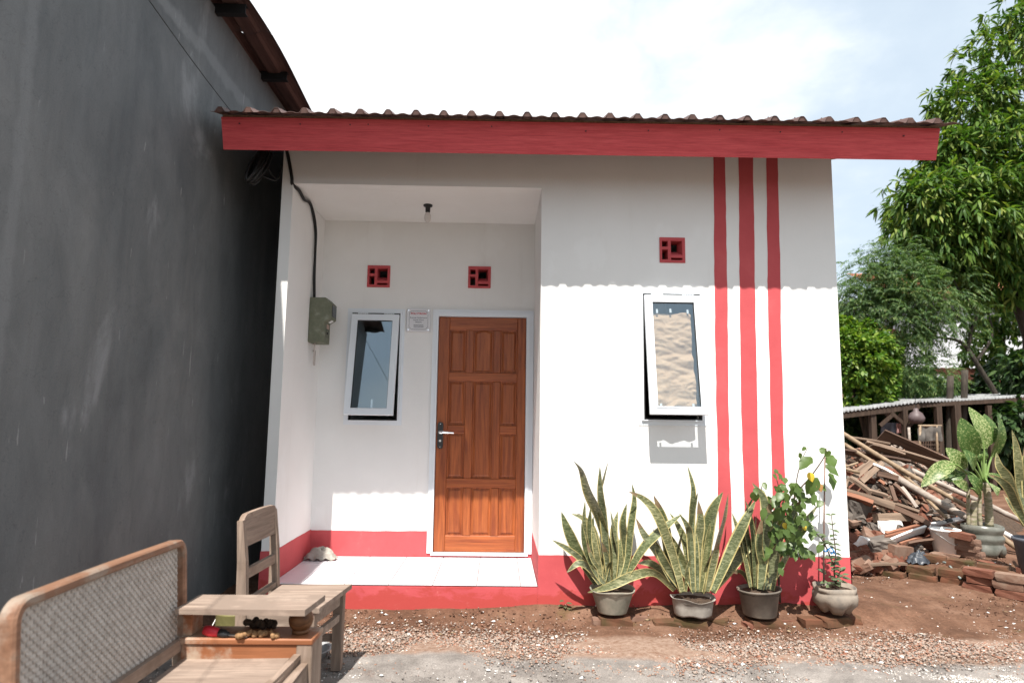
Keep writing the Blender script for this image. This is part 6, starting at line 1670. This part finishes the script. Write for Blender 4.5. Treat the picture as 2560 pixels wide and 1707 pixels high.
# ---- trees
def rot_frames(d, r):
    d = d / np.linalg.norm(d, axis=1, keepdims=True)
    up = np.array([0, 0, 1.0]) + r.normal(0, .35, d.shape)
    s = np.cross(d, up); s /= np.linalg.norm(s, axis=1, keepdims=True) + 1e-9
    n = np.cross(s, d)
    return d, s, n
def leaves(name, pos, d, length, width, droop, mat, parent, seed):
    r = np.random.default_rng(seed); n = len(pos)
    d, s, nn = rot_frames(d, r)
    st = [(0, 0), (.3, .85), (.62, 1.0), (1, 0)]
    L = length * r.uniform(.7, 1.15, (n, 1)); W = width * r.uniform(.8, 1.2, (n, 1))
    V = []
    for t, wf in st:
        c = pos + d * L * t - nn * L * droop * t * t * r.uniform(.5, 1.5, (n, 1)); c[:, 2:3] -= L * droop * .6 * t * t
        if wf == 0: V.append(c)
        else: V += [c - s * W * wf / 2, c + s * W * wf / 2]
    V = np.stack(V, 1)                      # n, 6, 3
    F = np.array([[0, 1, 2], [1, 3, 4], [1, 4, 2], [3, 5, 4]])
    F = F[None] + (np.arange(n) * 6)[:, None, None]
    o = np_mesh(name, V.reshape(-1, 3), F.reshape(-1, 3), mat, parent); o['kind'] = 'stuff'; return o
def shell_points(blobs, r, dens=1.0, inner=.35):
    P, O = [], []
    for c, rad, n in blobs:
        n = int(n * dens); v = r.normal(0, 1, (n, 3)); v /= np.linalg.norm(v, axis=1, keepdims=True)
        k = (inner + (1 - inner) * r.random((n, 1)) ** .45) * (1 + .14 * np.sin(v[:, :1] * 7 + v[:, 1:2] * 5) + .10 * np.sin(v[:, 2:3] * 11 + 2))
        P.append(np.array(c) + v * k * np.array(rad)); O.append(v)
    return np.concatenate(P), np.concatenate(O)
def crown_whorls(name, blobs, per, length, width, droop, mat, parent, seed, inner=.35, down=.35, out_w=.9):
    r = np.random.default_rng(seed); P, O = shell_points(blobs, r, 1, inner)
    n = len(P)
    pos = np.repeat(P, per, 0) + r.normal(0, length * .10, (n * per, 3)); o = np.repeat(O, per, 0)
    d = o * out_w + r.normal(0, .75, (n * per, 3)); d[:, 2] -= down
    return leaves(name, pos, d, length, width, droop, mat, parent, seed + 1)
def limbs(name, parent, lines, mat):
    for k, (pts, r0, r1) in enumerate(lines):
        P_ = catmull(pts, 5); b = MB(); n = len(P_)
        b.tube(P_, [r0 + (r1 - r0) * i / (n - 1) for i in range(n)], 8); b.build('trunk' if k == 0 else 'limb', mat, parent, True)

MG = thing('mango_tree', 'big dark green tree with long drooping leaves rising above the roof end', 'tree', (12.3, 10.0, 0))
def bl(sx, sy, Y, rpx, n, ry=1.0, rz=1.0):
    c = at(sx, sy, Y); m_ = rpx / FPX * (c - CAM).dot(FW); return (tuple(c), (m_, m_ * ry, m_ * rz), n)
mb = [bl(2360, 545, 9.5, 135, 260), bl(2300, 520, 9.3, 85, 110), bl(2480, 470, 9.7, 175, 380), bl(2440, 300, 9.9, 110, 200), bl(2570, 200, 10.0, 170, 300), bl(2600, 60, 10.2, 120, 160), bl(2440, 620, 9.8, 120, 200, 1, .7), bl(2560, 560, 9.7, 170, 260), bl(2380, 390, 9.7, 60, 70), bl(2640, 400, 10.1, 200, 200), bl(2400, 650, 9.6, 80, 170, 1, .7), bl(2500, 690, 9.8, 100, 220, 1, .8), bl(2440, 560, 9.4, 120, 160)]
crown_whorls('crown', mb, 12, .27, .056, .35, M['mango'], MG, 101, .45, .45)
rt_ = Vector((12.3, 10.0, 0))
tp = at(2560, 520, 9.9)
limbs('limb', MG, [([rt_, rt_ + Vector((-.1, 0, 1.6)), Vector((12.05, 9.95, 3.2)), tp], .22, .09), ([Vector((12.1, 9.95, 3.0)), at(2480, 600, 9.7), at(2400, 560, 9.5), at(2330, 530, 9.4)], .10, .02), ([Vector((12.05, 9.95, 3.4)), at(2500, 480, 9.8), at(2450, 330, 9.9)], .08, .02), ([tp, at(2570, 330, 10.0), at(2600, 100, 10.2)], .09, .02)], M['bark'])

# feathery tree
FT = thing('feathery_tree', 'fine leaved feathery tree with dark forked branches beyond the shed', 'tree', tuple(Vector((at(2560, 1100, 9.20).x, 9.2, 0))))
fb = [bl(2180, 690, 9.20, 65, 130), bl(2250, 700, 9.00, 80, 190), bl(2160, 770, 9.20, 60, 150), bl(2230, 790, 9.10, 95, 300), bl(2310, 760, 9.10, 90, 210), bl(2285, 850, 9.1, 45, 60), bl(2330, 930, 9.10, 60, 90), bl(2120, 740, 9.20, 30, 40), bl(2380, 720, 9.20, 70, 80), bl(2270, 640, 9.20, 60, 100), bl(2205, 640, 9.20, 35, 40), bl(2260, 930, 9.10, 55, 110), bl(2400, 800, 9.40, 60, 50)]
r = np.random.default_rng(5); P, O = shell_points(fb, r, 1.9, .15); n = len(P)
d = O + r.normal(0, .7, (n, 3)); d[:, 2] -= .25; d, s, nn = rot_frames(d, r)
L = r.uniform(.20, .36, (n, 1)); pos = []; dirs = []
for k in range(9):
    t = (k + 1) / 9.5; base = P + d * L * t - np.array([0, 0, 1]) * L * .35 * t * t
    for sg in (-1, 1): pos.append(base); dirs.append(s * sg + d * .55 - np.array([0, 0, .25]))
leaves('crown', np.concatenate(pos), np.concatenate(dirs), .085, .016, .3, M['feather'], FT, 7)
b0 = Vector((at(2560, 1100, 9.20).x, 9.2, 0))
limbs('limb', FT, [([b0, at(2500, 1010, 9.20), at(2455, 930, 9.20), at(2418, 870, 9.20)], .06, .045), ([at(2418, 872, 9.20), at(2425, 830, 9.20), at(2390, 790, 9.20), at(2330, 760, 9.10)], .045, .012), ([at(2420, 870, 9.20), at(2390, 850, 9.15), at(2320, 840, 9.00)], .05, .014), ([at(2400, 800, 9.20), at(2360, 770, 9.15), at(2260, 770, 9.10), at(2190, 740, 9.15)], .05, .012), ([at(2425, 835, 9.20), at(2440, 780, 9.25), at(2400, 730, 9.20), at(2380, 690, 9.20)], .04, .012), ([at(2330, 760, 9.10), at(2280, 700, 9.10), at(2260, 650, 9.10)], .03, .01), ([at(2440, 905, 9.20), at(2480, 840, 9.30), at(2470, 780, 9.30)], .04, .012)], M['bark'])

# light green bush
LBs = thing('light_green_bush', 'round light green bush over the shed roof beside the house', 'bush', tuple(Vector((at(2150, 1000, 8.6).x, 8.6, 0))))
lb = [bl(2150, 900, 8.4, 72, 460), bl(2110, 870, 8.6, 55, 260), bl(2190, 940, 8.5, 50, 240), bl(2130, 960, 8.6, 60, 260), bl(2190, 870, 8.6, 45, 160), bl(2140, 840, 8.7, 40, 90), bl(2205, 985, 8.4, 34, 90), bl(2095, 930, 8.5, 40, 120), bl(2165, 815, 8.8, 22, 40), bl(2100, 815, 8.7, 25, 40), bl(2215, 905, 8.6, 25, 50)]
crown_whorls('crown', lb, 6, .13, .062, .25, M['lime'], LBs, 111, .55, .2)
q = at(2150, 1000, 8.6)
limbs('limb', LBs, [([Vector((q.x, 8.6, 0)), Vector((q.x + .1, 8.6, 1.0)), at(2150, 930, 8.6)], .10, .04), ([Vector((q.x + .1, 8.6, 1.0)), at(2190, 930, 8.6)], .05, .02), ([Vector((q.x + .1, 8.6, 1.0)), at(2115, 900, 8.6)], .05, .02)], M['bark'])

# darker trees and shrubs filling the garden behind
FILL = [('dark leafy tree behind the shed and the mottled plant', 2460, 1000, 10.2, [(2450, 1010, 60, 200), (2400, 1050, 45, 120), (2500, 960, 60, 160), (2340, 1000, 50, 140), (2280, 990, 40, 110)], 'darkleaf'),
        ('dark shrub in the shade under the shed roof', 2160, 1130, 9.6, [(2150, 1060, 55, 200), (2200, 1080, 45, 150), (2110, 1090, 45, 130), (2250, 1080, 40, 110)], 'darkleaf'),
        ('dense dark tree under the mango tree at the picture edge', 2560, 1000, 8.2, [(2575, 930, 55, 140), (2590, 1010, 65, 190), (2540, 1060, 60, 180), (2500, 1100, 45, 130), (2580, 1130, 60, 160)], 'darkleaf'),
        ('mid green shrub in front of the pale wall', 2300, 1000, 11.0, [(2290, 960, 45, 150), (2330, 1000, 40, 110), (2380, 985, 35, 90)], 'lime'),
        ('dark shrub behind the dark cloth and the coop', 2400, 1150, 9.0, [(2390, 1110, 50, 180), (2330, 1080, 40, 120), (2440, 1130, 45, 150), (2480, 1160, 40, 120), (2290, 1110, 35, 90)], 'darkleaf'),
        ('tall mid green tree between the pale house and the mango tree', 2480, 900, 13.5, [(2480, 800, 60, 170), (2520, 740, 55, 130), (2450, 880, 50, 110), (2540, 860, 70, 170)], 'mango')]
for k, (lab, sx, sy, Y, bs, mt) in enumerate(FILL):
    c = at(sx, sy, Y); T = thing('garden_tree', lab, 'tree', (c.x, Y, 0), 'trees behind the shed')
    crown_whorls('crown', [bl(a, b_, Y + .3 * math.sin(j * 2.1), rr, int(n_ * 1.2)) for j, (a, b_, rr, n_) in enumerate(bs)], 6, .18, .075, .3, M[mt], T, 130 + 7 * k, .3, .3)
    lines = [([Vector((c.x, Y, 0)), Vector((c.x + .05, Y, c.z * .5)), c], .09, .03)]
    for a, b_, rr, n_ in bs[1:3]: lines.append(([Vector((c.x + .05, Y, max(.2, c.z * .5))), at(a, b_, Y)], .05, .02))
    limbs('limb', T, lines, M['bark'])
# thin bare trunks
for lab, sx, Y, top_ in (('thin bare trunk behind the shed rail', 2372, 8.0, 1000), ('thin pale trunk beside the mottled plant', 2408, 8.1, 985)):
    p = at(sx, 1150, Y); b = MB(); q = at(sx + 4, top_ - 60, Y); b.tube(catmull([(p.x, Y, 0), (p.x + .03, Y, 1.0), q], 5), .06, 8); tag(b.build('tree_trunk', M['bark'], None, True), lab, 'trunk')
# old brick wall across the end of the garden
BW = thing('garden_wall', 'dark old brick wall closing the garden behind the shed', 'wall', (10, 12, 0))
b = MB(); b.box(6.0, 16, 12.2, 12.4, 0, 1.9); b.build('brickwork', M['house_brick'], BW)
b = MB(); b.box(5.95, 16.05, 12.16, 12.44, 1.9, 1.98); b.build('coping', M['chunk'], BW)

for o in PLACES:
    if '_at' in o: del o['_at']
